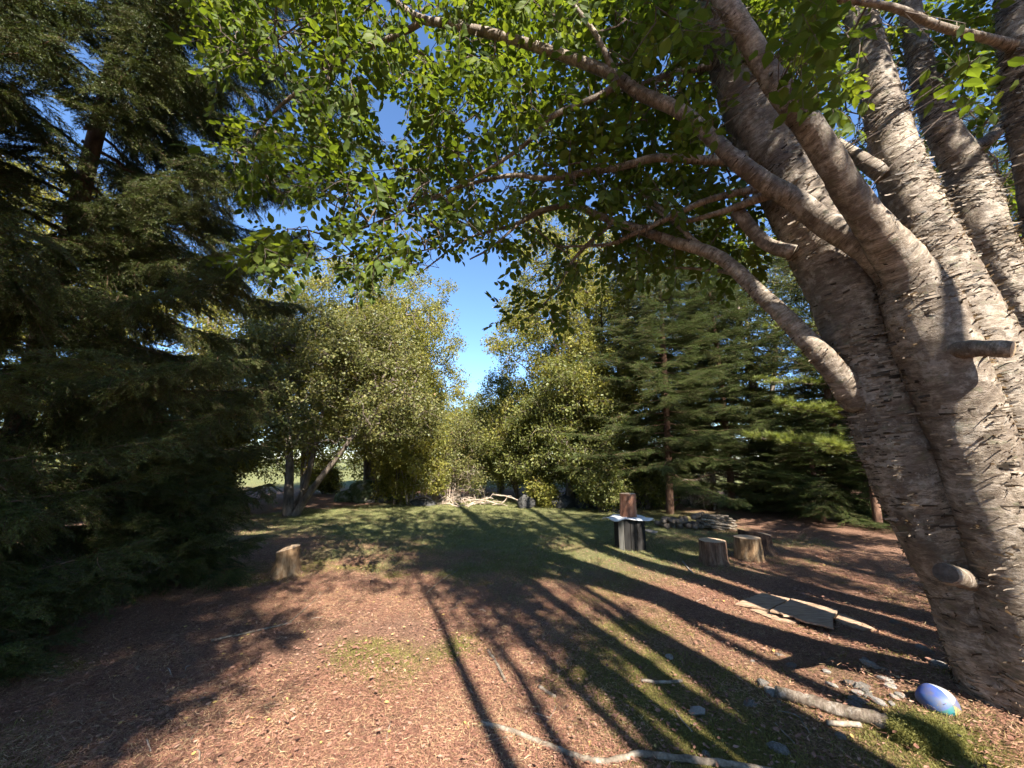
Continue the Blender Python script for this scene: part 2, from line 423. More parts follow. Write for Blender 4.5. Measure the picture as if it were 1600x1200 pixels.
def needle_spray(name, seed, mat, L=.24, nsub=6, sl=.12, nl=.018, nw=.0032, nsp=.0026, flat=.0, droop=.1):
    r = np.random.default_rng(seed); T0, T1 = [], []
    ax = lambda s: np.array([L * s, .01 * math.sin(3 * s + seed), -droop * L * s * s])
    for k in range(6): T0.append(ax(k / 6)); T1.append(ax((k + 1) / 6))
    for k in range(nsub):
        for sg in (-1, 1):
            s = (k + r.uniform(.1, .9)) / nsub * .9; l = sl * (1.1 - s) * r.uniform(.6, 1.2); d = nrm(np.array([r.uniform(.7, 1.1), sg * r.uniform(.6, 1.0), r.normal() * .18 - droop * .5]))
            a = ax(s); m = a + d * l * .5; e = m + nrm(d + np.array([.35, 0, -droop])) * l * .5; T0 += [a, m]; T1 += [m, e]
    T0, T1 = np.array(T0), np.array(T1); Vt, Ft, _ = segs(T0, T1, np.full(len(T0), .0018), np.full(len(T0), .0011), 3)
    Ln = np.linalg.norm(T1 - T0, axis=1); cnt = np.maximum(3, Ln / nsp).astype(int); i = np.repeat(np.arange(len(T0)), cnt); m = len(i)
    tg = nrm(T1 - T0)[i]; p = T0[i] + (T1 - T0)[i] * r.random(m)[:, None]; ra = rdir(m, r); ra[:, 2] = np.where(ra[:, 2] < 0, ra[:, 2] * .5, ra[:, 2]); ra[:, 2] *= (1 - flat); ra = nrm(ra - tg * (ra * tg).sum(1)[:, None])
    d = nrm(tg * r.uniform(.4, .9, m)[:, None] + ra)
    V, F, R = place(NEEDLE, p, d, rdir(m, r), nl * r.uniform(.7, 1.2, m), np.full(m, nw), np.clip(.5 + .12 * r.normal(size=m), 0, 1))
    V, F, R, mi = cat_mesh([(V, F, R, 0), (Vt, Ft, .5, 1)])
    return proto(name, V, F, [mat, M_STWIG], R, mi)

def leaf_clump(name, seed, mat, n, rad, leaf, tpl=LEAF2):
    r = np.random.default_rng(seed); P = rdir(n, r) * (r.random(n) ** .45)[:, None] * rad * np.array([1, 1, .75])
    d = nrm(nrm(P) * .6 + r.normal(size=(n, 3)) * .7 + np.array([0, 0, -.35])); nn = nrm(r.normal(size=(n, 3)) * .85 + np.array([0, 0, .4])); sz = leaf * r.uniform(.6, 1.25, n)
    rn = np.clip(.45 + .16 * r.normal(size=n), 0, .9); V, F, R = place(tpl, P, d, nn, sz, sz * 1.1, rn)
    m = max(3, n // 4); Vt, Ft, _ = segs(np.zeros((m, 3)) + r.normal(size=(m, 3)) * .02, P[:m], np.full(m, .002), np.full(m, .0012), 3)
    V, F, R, mi = cat_mesh([(V, F, R, 0), (Vt, Ft, .5, 1)])
    return proto(name, V, F, [mat, M_TWIG], R, mi)

def leaf_shoot(name, seed, mat, n, L, leaf):
    """short drooping shoot with alternate leaves, along +x"""
    r = np.random.default_rng(seed); P, D, Nn = [], [], []
    ax = lambda s: np.array([L * s, .02 * math.sin(2.5 * s + seed), -.22 * L * s * s])
    for k in range(n):
        s = (k + .8) / n; sg = 1 if k % 2 else -1; P.append(ax(s)); D.append(np.array([.55 + (.8 if k == n - 1 else 0), sg * r.uniform(.5, 1.0) * (k < n - 1), -r.uniform(.05, .75)]) + r.normal(size=3) * .12); Nn.append(np.array([0, 0, 1.]) + r.normal(size=3) * .35)
    P, D, Nn = np.array(P), nrm(np.array(D)), nrm(np.array(Nn)); sz = leaf * r.uniform(.65, 1.2, n); V, F, R = place(LEAF6, P + D * .01, D, Nn, sz, sz * 1.15, np.clip(.5 + .12 * r.normal(size=n), 0, .9))
    q = np.array([ax(k / 5) for k in range(6)]); Vt, Ft, _ = segs(q[:-1], q[1:], np.full(5, .0016), np.full(5, .001), 3)
    V, F, R, mi = cat_mesh([(V, F, R, 0), (Vt, Ft, .5, 1)]); return proto(name, V, F, [mat, M_TWIG], R, mi)

SPRUCE_SPRAY = [needle_spray("spruce_spray", 10 + k, M_SPRUCE, droop=.25) for k in range(4)]
FIR_SPRAY = [needle_spray("fir_spray", 20 + k, M_FIR, L=.34, nsub=6, sl=.19, nl=.024, nw=.0045, nsp=.0052, flat=.6, droop=.12) for k in range(4)]
CLUMP = {id(m): [leaf_clump("leaf_clump", 30 + 7 * q + k, m, 32, .27, .082) for k in range(4)] for q, m in enumerate((M_YLEAF, M_GLEAF, M_OLEAF))}
SHOOT = [leaf_shoot("birch_shoot", 60 + k, M_BLEAF, 9, .27, .078) for k in range(5)]

# ------------------------------------------------------------------ ground
def ground_masks(x, y):
    P = np.stack([x, y, 0 * x], 1)
    n = vnoise(P * .55, 11) * .6 + vnoise(P * 1.7, 12) * .4
    cx, cyy = x + 0.4, y - 10.2
    gr = 1.25 - np.sqrt((cx / 5.2) ** 2 + (cyy / 4.6) ** 2) + .35 * n
    gr = np.clip(gr * 2.2, 0, .92)
    far = np.clip((y - 19) / 4, 0, 1); gr = np.maximum(gr, far)
    n2 = vnoise(P * .9, 21) * .6 + vnoise(P * 2.6, 22) * .4
    mo = np.clip((n2 - .02 - .10 + .05 * np.clip(x, -1, 1.5)) * 2.4, 0, .75) * np.clip((7 - y) / 2, 0, 1)
    mo = mo * np.clip(1 - (x - .9) / .9, .12, 1)
    mo = np.maximum(mo, np.exp(-((x - 2.15) ** 2 + (y - 2.2) ** 2) / .12) * .95)
    strip = np.exp(-((x - 1.15 + .33 * (y - 2.4)) ** 2) / .35) * np.exp(-((y - 2.4) ** 2) / 1.6)
    mo = np.maximum(mo, np.clip(strip * (1.0 + 0.8 * n2), 0, .85))
    return gr, mo

def axis(lo, hi, step, far):
    c = np.arange(lo, hi + 1e-6, step); s = step; a = [hi]; 
    while a[-1] < far: s *= 1.35; a.append(a[-1] + s)
    s = step; b = [lo]
    while b[-1] > -far: s *= 1.35; b.append(b[-1] - s)
    return np.concatenate([np.array(b[:0:-1]), c, np.array(a[1:])])
ax_, ay_ = axis(-9, 9, .09, 900), axis(-2, 16, .09, 900)
GX, GY = np.meshgrid(ax_, ay_, indexing='ij'); gx, gy = GX.ravel(), GY.ravel()
GZ = gz(gx, gy); GZ = GZ * np.clip(1 - (np.hypot(gx, gy) - 60) / 60, 0, 1)
ny = len(ay_); ii, jj = np.meshgrid(np.arange(len(ax_) - 1), np.arange(ny - 1), indexing='ij')
b0 = (ii * ny + jj).ravel(); Fg = np.stack([b0, b0 + ny, b0 + ny + 1, b0 + 1], 1)
gnd = mesh("ground", np.stack([gx, gy, GZ], 1), Fg, M_GROUND, smooth=True)
gr, mo = ground_masks(gx, gy)
for nm, arr in (("grass", gr), ("moss", mo)):
    a = gnd.data.attributes.new(nm, 'FLOAT', 'POINT'); a.data.foreach_set("value", arr.astype(np.float32))
gnd["kind"] = "structure"

# ------------------------------------------------------------------ yellow birch on the right
def P3(*pts):  # (px, py, depth, radius)
    return np.array([[*pix(a, b, t), r] for a, b, t, r in pts])

BASE = ground_at(1585, 1110); BASE[2] = gz(BASE[0], BASE[1])[0]
birch = empty("birch_tree", BASE, "big multi-stemmed birch with shaggy peeling bark leaning over the clearing", "tree")
STEMS = {
 "trunk": [
  P3((1612, 1175, 2.2, .27), (1582, 1070, 2.22, .235), (1514, 920, 2.30, .205), (1420, 740, 2.40, .195), (1369, 590, 2.52, .205), (1314, 440, 2.68, .215), (1242, 300, 2.85, .215), (1184, 190, 3.0, .205), (1142, 80, 3.2, .18), (1108, -40, 3.45, .16), (1075, -220, 3.9, .13), (1060, -420, 4.6, .09)),
  P3((1640, 1170, 2.12, .24), (1612, 1040, 2.12, .205), (1578, 900, 2.12, .18), (1540, 770, 2.14, .175), (1505, 660, 2.18, .178), (1468, 560, 2.22, .18), (1434, 470, 2.28, .165), (1408, 415, 2.32, .12), (1390, 385, 2.33, .07)),
  P3((1700, 1170, 2.3, .25), (1675, 1000, 2.32, .23), (1625, 820, 2.40, .23), (1575, 650, 2.55, .21), (1520, 520, 2.70, .20), (1462, 410, 2.85, .19), (1430, 330, 2.95, .165), (1398, 240, 3.1, .15), (1376, 150, 3.3, .13), (1350, 50, 3.55, .115), (1325, -80, 3.9, .10), (1310, -260, 4.5, .07)),
  P3((1700, 1160, 2.5, .30), (1690, 950, 2.55, .24), (1660, 760, 2.65, .21), (1610, 600, 2.8, .19), (1562, 450, 2.95, .17), (1530, 350, 3.05, .155), (1512, 275, 3.2, .135), (1470, 195, 3.3, .105), (1442, 110, 3.5, .09), (1422, 10, 3.8, .08), (1405, -150, 4.3, .06)),
  P3((1790, 1150, 2.7, .28), (1770, 900, 2.7, .22), (1720, 650, 2.75, .18), (1660, 420, 2.85, .15), (1615, 220, 3.0, .12), (1592, 80, 3.1, .105), (1578, -60, 3.3, .09), (1570, -250, 3.7, .06))],
 "limb": [
  P3((1446, 490, 2.27, .16), (1412, 432, 2.30, .125), (1356, 388, 2.36, .088), (1285, 346, 2.48, .075), (1244, 314, 2.55, .068), (1199, 287, 2.62, .062), (1150, 250, 2.70, .056), (1112, 214, 2.78, .052), (1060, 172, 2.88, .050), (1000, 146, 3.0, .048), (960, 118, 3.05, .046), (880, 87, 3.15, .042), (780, 56, 3.25, .040), (700, 38, 3.32, .036), (655, 28, 3.36, .032), (600, -10, 3.5, .024), (540, -60, 3.7, .015)),
  P3((1450, 500, 2.25, .165), (1416, 425, 2.26, .125), (1362, 349, 2.22, .088), (1326, 300, 2.2, .078), (1300, 255, 2.18, .074), (1262, 195, 2.18, .07), (1232, 157, 2.18, .066), (1195, 105, 2.2, .062), (1161, 45, 2.22, .056), (1127, -5, 2.25, .05), (1080, -90, 2.35, .04), (1020, -200, 2.6, .025)),
  P3((1345, 630, 2.50, .10), (1300, 575, 2.52, .075), (1250, 520, 2.6, .062), (1190, 462, 2.75, .054), (1120, 400, 2.95, .048), (1040, 374, 3.2, .042), (960, 345, 3.5, .035), (880, 322, 3.8, .026), (800, 352, 4.1, .018), (725, 376, 4.3, .012), (650, 430, 4.5, .006)),
  P3((1165, 248, 2.95, .06), (1100, 250, 3.0, .036), (1025, 247, 3.1, .032), (969, 261, 3.2, .030), (912, 270, 3.3, .027), (852, 279, 3.4, .024), (800, 274, 3.5, .020), (725, 290, 3.6, .016), (650, 319, 3.7, .012), (575, 352, 3.8, .007), (520, 370, 3.9, .004)),
  P3((1240, 290, 2.8, .05), (1170, 297, 2.85, .03), (1100, 315, 2.95, .024), (1044, 341, 3.1, .021), (987, 367, 3.2, .018), (950, 382, 3.3, .014), (875, 386, 3.5, .008)),
  P3((968, 128, 3.04, .04), (940, 148, 3.05, .025), (860, 184, 3.1, .023), (837, 210, 3.15, .020), (777, 255, 3.25, .016), (700, 300, 3.4, .010), (640, 330, 3.5, .005)),
  P3((1150, 95, 3.15, .05), (1100, 105, 3.2, .028), (1050, 115, 3.2, .024), (999, 133, 3.2, .020), (940, 150, 3.3, .012)),
  P3((668, 28, 3.36, .03), (640, 48, 3.4, .026), (600, 65, 3.42, .024), (540, 92, 3.5, .021), (480, 132, 3.55, .018), (420, 180, 3.6, .013), (392, 222, 3.7, .006)),
  P3((965, 122, 3.05, .03), (945, 80, 3.0, .022), (925, 45, 3.0, .019), (890, 0, 3.05, .015), (850, -60, 3.2, .008)),
  P3((1385, 275, 3.05, .07), (1337, 244, 3.2, .05), (1300, 221, 3.4, .045), (1250, 190, 3.7, .035), (1180, 150, 4.1, .02)),
  P3((1500, 238, 3.25, .07), (1540, 222, 3.3, .05), (1574, 187, 3.4, .042), (1592, 150, 3.6, .035), (1610, 90, 3.9, .02)),
  P3((1588, 75, 3.1, .05), (1544, 60, 2.9, .03), (1469, 41, 2.7, .026), (1394, 12, 2.5, .022), (1300, -5, 2.4, .014), (1230, -30, 2.3, .006)),
  P3((600, 66, 3.42, .022), (545, 72, 3.5, .014), (500, 58, 3.6, .011), (430, 48, 3.7, .006)),
  P3((870, 322, 3.8, .024), (830, 335, 3.7, .016), (770, 385, 3.7, .011), (735, 405, 3.75, .007)),
  P3((1210, 300, 2.7, .04), (1130, 330, 2.9, .022), (1060, 345, 3.1, .016), (1010, 320, 3.3, .01)),
  P3((1120, 400, 2.95, .03), (1080, 372, 3.1, .022), (1000, 300, 3.5, .016), (900, 230, 3.9, .010), (800, 160, 4.3, .006)),
  P3((960, 345, 3.5, .025), (900, 400, 3.6, .014), (870, 450, 3.6, .010), (840, 485, 3.65, .006), (800, 515, 3.7, .003)),
  P3((1180, 455, 2.77, .03), (1150, 430, 2.9, .018), (1090, 420, 3.2, .012), (1030, 420, 3.4, .006)),
  P3((1150, 330, 2.9, .05), (1195, 380, 2.8, .045), (1240, 395, 2.7, .05)),
 ]}
SK = []
stem_meshes = []
for kind, lst in STEMS.items():
    for si, s in enumerate(lst):
        L = np.linalg.norm(np.diff(s[:, :3], axis=0), axis=1).sum()
        big = kind == "trunk"
        n = max(10, int(L / (.03 if big else .05))); C = spline(s, n); sides = 56 if big else 20
        Cx = C[:, :3] + .02 * vnoise(C[:, :3] * 2.2, 31)[:, None] * (0.4 if big else 1.0)
        V, F, U = tube(Cx, np.maximum(C[:, 3], .003), sides, bump=.075 if big else .10, freq=7 if big else 22, seed=40 + si)
        if big: V[:, 2] = np.where(V[:, 2] < BASE[2] - .25, BASE[2] - .25, V[:, 2])
        mesh(kind, V, F, M_BIRCH, birch, uv=U, smooth=True)
        stem_meshes.append((Cx, C[:, 3], big))
        if not big: SK.append(Cx[len(Cx) // 5::3])
        else: SK.append(Cx[int(len(Cx) * .6)::6])
SK = np.vstack(SK)

M_CUT = simple_mat("cut_wood", [(.3, (.30, .20, .12)), (.55, (.50, .36, .22)), (.8, (.62, .48, .32))], 12, .8, .3)
M_CUTG = simple_mat('grey_cut_wood', [(.3, (.04, .028, .02)), (.55, (.11, .082, .062)), (.8, (.19, .15, .115))], 16, .9, .9, dist=.02)  # grey-brown stub end, darkened further to hold its shadow
def stub(path, r, nm, seed, cm=None):
    C = spline(np.array(path), 14); V, F, U = tube(C, np.full(14, r) * (1 + .7 * np.exp(-np.linspace(0, 1, 14) * 5) + .06 * np.sin(np.arange(14) * 1.3)), 22, .16, 14, seed, cap=False)
    s = mesh(nm, V, F, M_BIRCH, birch, uv=U, smooth=True)
    T = nrm(C[-1] - C[-2]); A = nrm(np.cross(T, [0, 0, 1.])); B = np.cross(T, A); th = np.linspace(0, 2 * math.pi, 22, endpoint=False)
    rim = V[-22:]; Vc = np.vstack([rim + T * .001, C[-1] + T * .006, C[-1] + (rim - C[-1]) * .6 + T * .005]); j = np.arange(22); j2 = (j + 1) % 22
    mesh("cut_end", Vc, [np.stack([j, j2, 23 + j2, 23 + j], 1), np.stack([np.full(22, 22), 23 + j, 23 + j2], 1)], cm or M_CUT, s)
stub([pix(1455, 552, 2.2), pix(1520, 545, 2.02), pix(1582, 546, 1.9)], .042, "branch_stub", 81)
stub([pix(1520, 908, 2.25), pix(1497, 902, 2.1), pix(1477, 896, 2.0)], .05, "branch_stub", 82, M_CUTG)

# curled bark
pv, pf, pr, off = [], [], [], 0
for Cx, R, big in stem_meshes:
    L = np.linalg.norm(np.diff(Cx, axis=0), axis=1).sum(); n = int(L * (2300 if big else 0 if R.max() < .045 else 420))
    if n == 0: continue
    T, A, B = frames(Cx); i = rg.integers(0, len(Cx), n); th = rg.uniform(0, 2 * math.pi, n)
    # clumps: keep where noise is high
    D = A[i] * np.cos(th)[:, None] + B[i] * np.sin(th)[:, None]; Tt = np.cross(T[i], D)
    P = Cx[i] + D * (R[i] * 1.0)[:, None] + T[i] * rg.uniform(-.02, .02, n)[:, None]
    keep = vnoise(P * 4.5, 55) + rg.uniform(-.5, .5, n) > -.05
    P, D, Tt, Ti, th, Ri = P[keep], D[keep], Tt[keep], T[i][keep], th[keep], R[i][keep]; n = len(P)
    sg = np.where(rg.random(n) < .5, 1, -1)[:, None]; Tt = Tt * sg
    ln = (.02 + .10 * rg.random(n) ** 1.8) * (1 if big else .55); wd = rg.uniform(.002, .010, n) * (1 if big else .7)
    curl = .10 + 1.3 * rg.random(n) ** 3; K = 6; rows = []
    tilt = rg.normal(0, .25, n)[:, None]; Wv = nrm(Ti + Tt * tilt)
    pos = P - D * (.004 + .03 * Ri)[:, None]; 
    for k in range(K):
        a = (curl * (k / (K - 1)) ** 2.2 * 1.9 - ln * (k / (K - 1)) / Ri + .12)[:, None]; w = (wd * (1 - .55 * (k / (K - 1)) ** 2))[:, None]
        rows += [pos - Wv * w, pos + Wv * w]
        pos = pos + (Tt * np.cos(a) + D * np.sin(a)) * (ln / (K - 1))[:, None]
    V = np.stack(rows, 1); b = (np.arange(n) * 2 * K)[:, None]
    for k in range(K - 1): pf.append((b + np.array([2 * k, 2 * k + 1, 2 * k + 3, 2 * k + 2])[None]) + off)
    pv.append(V.reshape(-1, 3)); pr.append(np.repeat(rg.random(n), 2 * K)); off += n * 2 * K
mesh("bark_peel", np.vstack(pv), np.vstack(pf), M_PEEL, birch, rnd=np.concatenate(pr), kind="stuff")

# canopy: where the sprays hang
def in_ell(px, py, L):
    k = np.zeros(len(px), bool)
    for cx, c2, rx, ry in L: k |= ((px - cx) / rx) ** 2 + ((py - c2) / ry) ** 2 < 1
    return k
MASS = [(480, 70, 150, 130), (640, 120, 180, 150), (820, 130, 190, 170), (1000, 110, 150, 140), (560, 290, 170, 90), (740, 270, 190, 110), (900, 300, 190, 120),
        (1060, 300, 130, 100), (500, 385, 90, 40), (620, 400, 100, 35), (900, 385, 80, 42), (1010, 370, 100, 40), (1100, 360, 90, 40),
        (420, 250, 60, 60), (700, 0, 400, 90), (1000, 30, 300, 100), (430, 400, 40, 18), (500, 200, 100, 60)]
GAPS = [(415, 150, 42, 36), (612, 185, 30, 34), (560, 235, 22, 24), (468, 333, 58, 20), (742, 425, 55, 40), (585, 155, 20, 20), (600, 260, 26, 14), (660, 455, 60, 28),
        (660, 60, 16, 26), (840, 400, 26, 20), (400, 330, 20, 20), (690, 75, 25, 14), (715, 530, 58, 60), (885, 355, 26, 14), (450, 20, 22, 12), (795, 240, 16, 12), (1030, 95, 18, 16)]
def sample_mass(n, mass, gaps, t0, t1, r):
    o = []
    while sum(len(a) for a in o) < n:
        px = r.uniform(300, 1300, n * 4); py = r.uniform(-250, 580, n * 4)
        k = in_ell(px, py, mass) & ~in_ell(px, py, gaps); px, py = px[k], py[k]
        t = r.uniform(t0, t1, len(px)); u = (px - 800) / FPX; v = -(py - 600) / FPX
        o.append(np.stack([u * t, (cp - v * sp_) * t, CAMH + (v * cp + sp_) * t], 1))
    return np.vstack(o)[:n]
att = sample_mass(2150, MASS, GAPS, 2.9, 4.7, rg)
near = [pix(880 - 9 * k + rg.normal() * 9, 440 + 8 * k + rg.normal() * 9, 3.6 + rg.normal() * .06) for k in range(10)] + [pix(1000 + 190 * rg.random(), 405 + 35 * rg.random(), rg.uniform(2.8, 3.6)) for k in range(8)]
for cx, c2, rx, ry, n, t0, t1 in ((1050, 60, 120, 90, 50, 2.4, 3.2), (1290, 60, 60, 110, 40, 2.6, 3.8), (1500, 60, 110, 70, 40, 3.2, 4.2), (1590, 180, 60, 70, 20, 3.2, 4.2), (1230, 20, 200, 60, 50, 3.4, 4.4), (1330, 150, 90, 130, 60, 4.2, 6.0), (1520, 250, 90, 170, 110, 4.4, 6.5), (1440, 60, 160, 70, 60, 4.0, 5.5)):
    th = rg.uniform(0, 6.28, n); q = np.sqrt(rg.random(n))
    n = len(th)
    for a, b, t in zip(cx + rx * q * np.cos(th), c2 + ry * q * np.sin(th), rg.uniform(t0, t1, n)): near.append(pix(a, b, t))
# the crown above the frame, which shades the clearing
hi = []
for c, rr, n in (((1.2, 4.2, 7.2), (2.6, 2.0, 1.2), 80), ((3.4, 2.0, 7.2), (2.0, 1.8, 1.3), 70), ((-.6, 4.4, 6.0), (1.4, 1.2, .8), 30), ((4.4, 4.0, 6.0), (1.4, 1.4, 1.2), 50)):
    hi.append(np.array(c) + rdir(n) * (rg.random(n) ** .4)[:, None] * np.array(rr))
att = np.vstack([att, np.array(near)] + hi)
P0, P1, wgt, par, ns = grow(SK, att, rg)
rad = lambda w: .0023 * np.minimum(w, 40) ** .42
V, F, U = segs(P0, P1, rad(wgt) * 1.12, rad(wgt * .75), 5)
mesh("twig", V, F, M_TWIG, birch, kind="stuff")
# leaf sprays: alternate leaves along a short drooping shoot at each twig end
def sprays(P0, P1, nper, length, lsize, r, droop=.5, tpl=LEAF6):
    n = len(P0); D = nrm(P1 - P0); D = nrm(D + r.normal(size=(n, 3)) * .5 + np.array([0, 0, -droop * .5]))
    Ln = r.uniform(.7, 1.25, n) * length; Q0, Q1 = P1, P1 + D * Ln[:, None]
    side = nrm(np.cross(D, [0, 0, 1.]) + r.normal(size=(n, 3)) * .25)
    LP, LD, LN = [], [], []
    for k in range(nper):
        s = (k + .6 + r.uniform(-.3, .3, n)) / nper; sg = 1 if k % 2 else -1
        p = P1 + D * (Ln * s)[:, None]; d = nrm(D * .6 + side * sg * r.uniform(.6, 1.1, n)[:, None] + np.array([0, 0, -1.]) * r.uniform(.0, droop * 1.2, n)[:, None] + r.normal(size=(n, 3)) * .18)
        nn = nrm(np.array([0, 0, 1.]) + r.normal(size=(n, 3)) * .38)
        LP.append(p + d * .012); LD.append(d); LN.append(nn)
    LP, LD, LN = map(np.vstack, (LP, LD, LN)); m = len(LP); sz = lsize * r.uniform(.65, 1.2, m)
    return (LP, LD, LN, sz), (Q0, Q1)
end = wgt < 7
E0, E1 = P0[end], P1[end]; rr_ = rg; n = len(E0); REP = 2
sp_p = np.vstack([E1 + (E0 - E1) * rg.uniform(0, .6, n)[:, None] * (k > 0) for k in range(REP)])
sp_d = np.vstack([nrm(nrm(E1 - E0) * .8 + rg.normal(size=(n, 3)) * (.5 + .3 * k) + np.array([0, 0, -.15])) for k in range(REP)])
sp_n = nrm(np.array([0, 0, 1.]) + rg.normal(size=(len(sp_p), 3)) * .28)
qx, qy = project(sp_p + sp_d * .15); keep = ~(in_ell(qx, qy, GAPS) & (sp_p[:, 1] > 1)); keep &= np.linalg.norm(sp_p - np.array([0, 0, CAMH]), axis=1) > 1.25
sp_p, sp_d, sp_n = sp_p[keep], sp_d[keep], sp_n[keep]
st = np.vstack([np.column_stack([*project(C_), np.maximum(R_, .01) * FPX / np.maximum(.2, C_[:, 1] * cp + (C_[:, 2] - CAMH) * sp_), C_[:, 1] * cp + (C_[:, 2] - CAMH) * sp_])[::2] for C_, R_, bg_ in stem_meshes if R_.max() > .045])
def over_stem(P, extra=10):
    qx, qy = project(P); dp = P[:, 1] * cp + (P[:, 2] - CAMH) * sp_; k = np.zeros(len(P), bool)
    for a_ in range(0, len(P), 500):
        d_ = np.hypot(qx[a_:a_ + 500, None] - st[None, :, 0], qy[a_:a_ + 500, None] - st[None, :, 1]); k[a_:a_ + 500] = ((d_ < st[None, :, 2] + extra) & (dp[a_:a_ + 500, None] < st[None, :, 3] + .1)).any(1)
    return k & (qx > 560) & (P[:, 1] > .2)
kk_ = ~(over_stem(sp_p + sp_d * .13, 14) & (rg.random(len(sp_p)) < .9)); sp_p, sp_d, sp_n = sp_p[kk_], sp_d[kk_], sp_n[kk_]
crown = inst("crown", SHOOT, sp_p, sp_d, sp_n, rg.uniform(.75, 1.28, len(sp_p)), birch)
# the leaves that show largest are objects of their own
LP, LD, LN, sz = [], [], [], []
for cx, c2, rx, ry, nn_, t0, t1 in ((1262, 90, 42, 85, 70, 1.6, 2.1), (1300, 30, 50, 40, 40, 1.6, 2.1), (1060, 50, 50, 60, 50, 1.8, 2.4), (1500, 130, 45, 60, 50, 1.8, 2.4), (1090, 180, 40, 40, 30, 1.9, 2.4)):
    for k in range(nn_ // 5):
        th = rg.uniform(0, 6.28); q = math.sqrt(rg.random()); c = pix(cx + rx * q * math.cos(th), c2 + ry * q * math.sin(th), rg.uniform(t0, t1)); ax = nrm(rg.normal(size=3) + np.array([0, 0, -.5])); sdv = nrm(np.cross(ax, [0, 0, 1.]))
        for j in range(5):
            LP.append(c + ax * (.05 * j - .1)); LD.append(nrm(ax * .5 + sdv * (1 if j % 2 else -1) * .7 + np.array([0, 0, -.35]) + rg.normal(size=3) * .15)); LN.append(nrm(np.array([0, 0, 1.]) + rg.normal(size=3) * .3)); sz.append(.078 * rg.uniform(.75, 1.2))
LP, LD, LN, sz = np.array(LP), np.array(LD), np.array(LN), np.array(sz); top = np.arange(len(LP))
j0 = np.array([SK[((SK - p) ** 2).sum(1).argmin()] for p in LP[2::5]])
V, F, U = segs(j0, LP[0::5], np.full(len(j0), .003), np.full(len(j0), .0015), 4); mesh("shoot", V, F, M_TWIG, birch, kind="stuff")
V, F, U = segs(LP[0::5], LP[4::5], np.full(len(j0), .0015), np.full(len(j0), .001), 4); mesh("shoot", V, F, M_TWIG, birch, kind="stuff")
from mathutils import Matrix
variants = []
for k in range(6):
    V, F, R = place(LEAF6, np.zeros((1, 3)), np.array([[1., 0, 0]]), np.array([[0, 0, 1.]]), np.ones(1), np.full(1, 1.05 + .06 * k), np.full(1, .25 + .07 * k))
    variants.append(meshdata("leaf", V, F, M_BLEAF, R))
for k, i in enumerate(top):
    o = bpy.data.objects.new("leaf", variants[k % 6]); COL.objects.link(o); o.parent = crown
    d = LD[i] / np.linalg.norm(LD[i]); y = nrm(np.cross(LN[i], d)); z = np.cross(d, y); q = LP[i] - BASE; s = sz[i]
    o.matrix_local = Matrix(((d[0] * s, y[0] * s, z[0] * s, q[0]), (d[1] * s, y[1] * s, z[1] * s, q[1]), (d[2] * s, y[2] * s, z[2] * s, q[2]), (0, 0, 0, 1)))

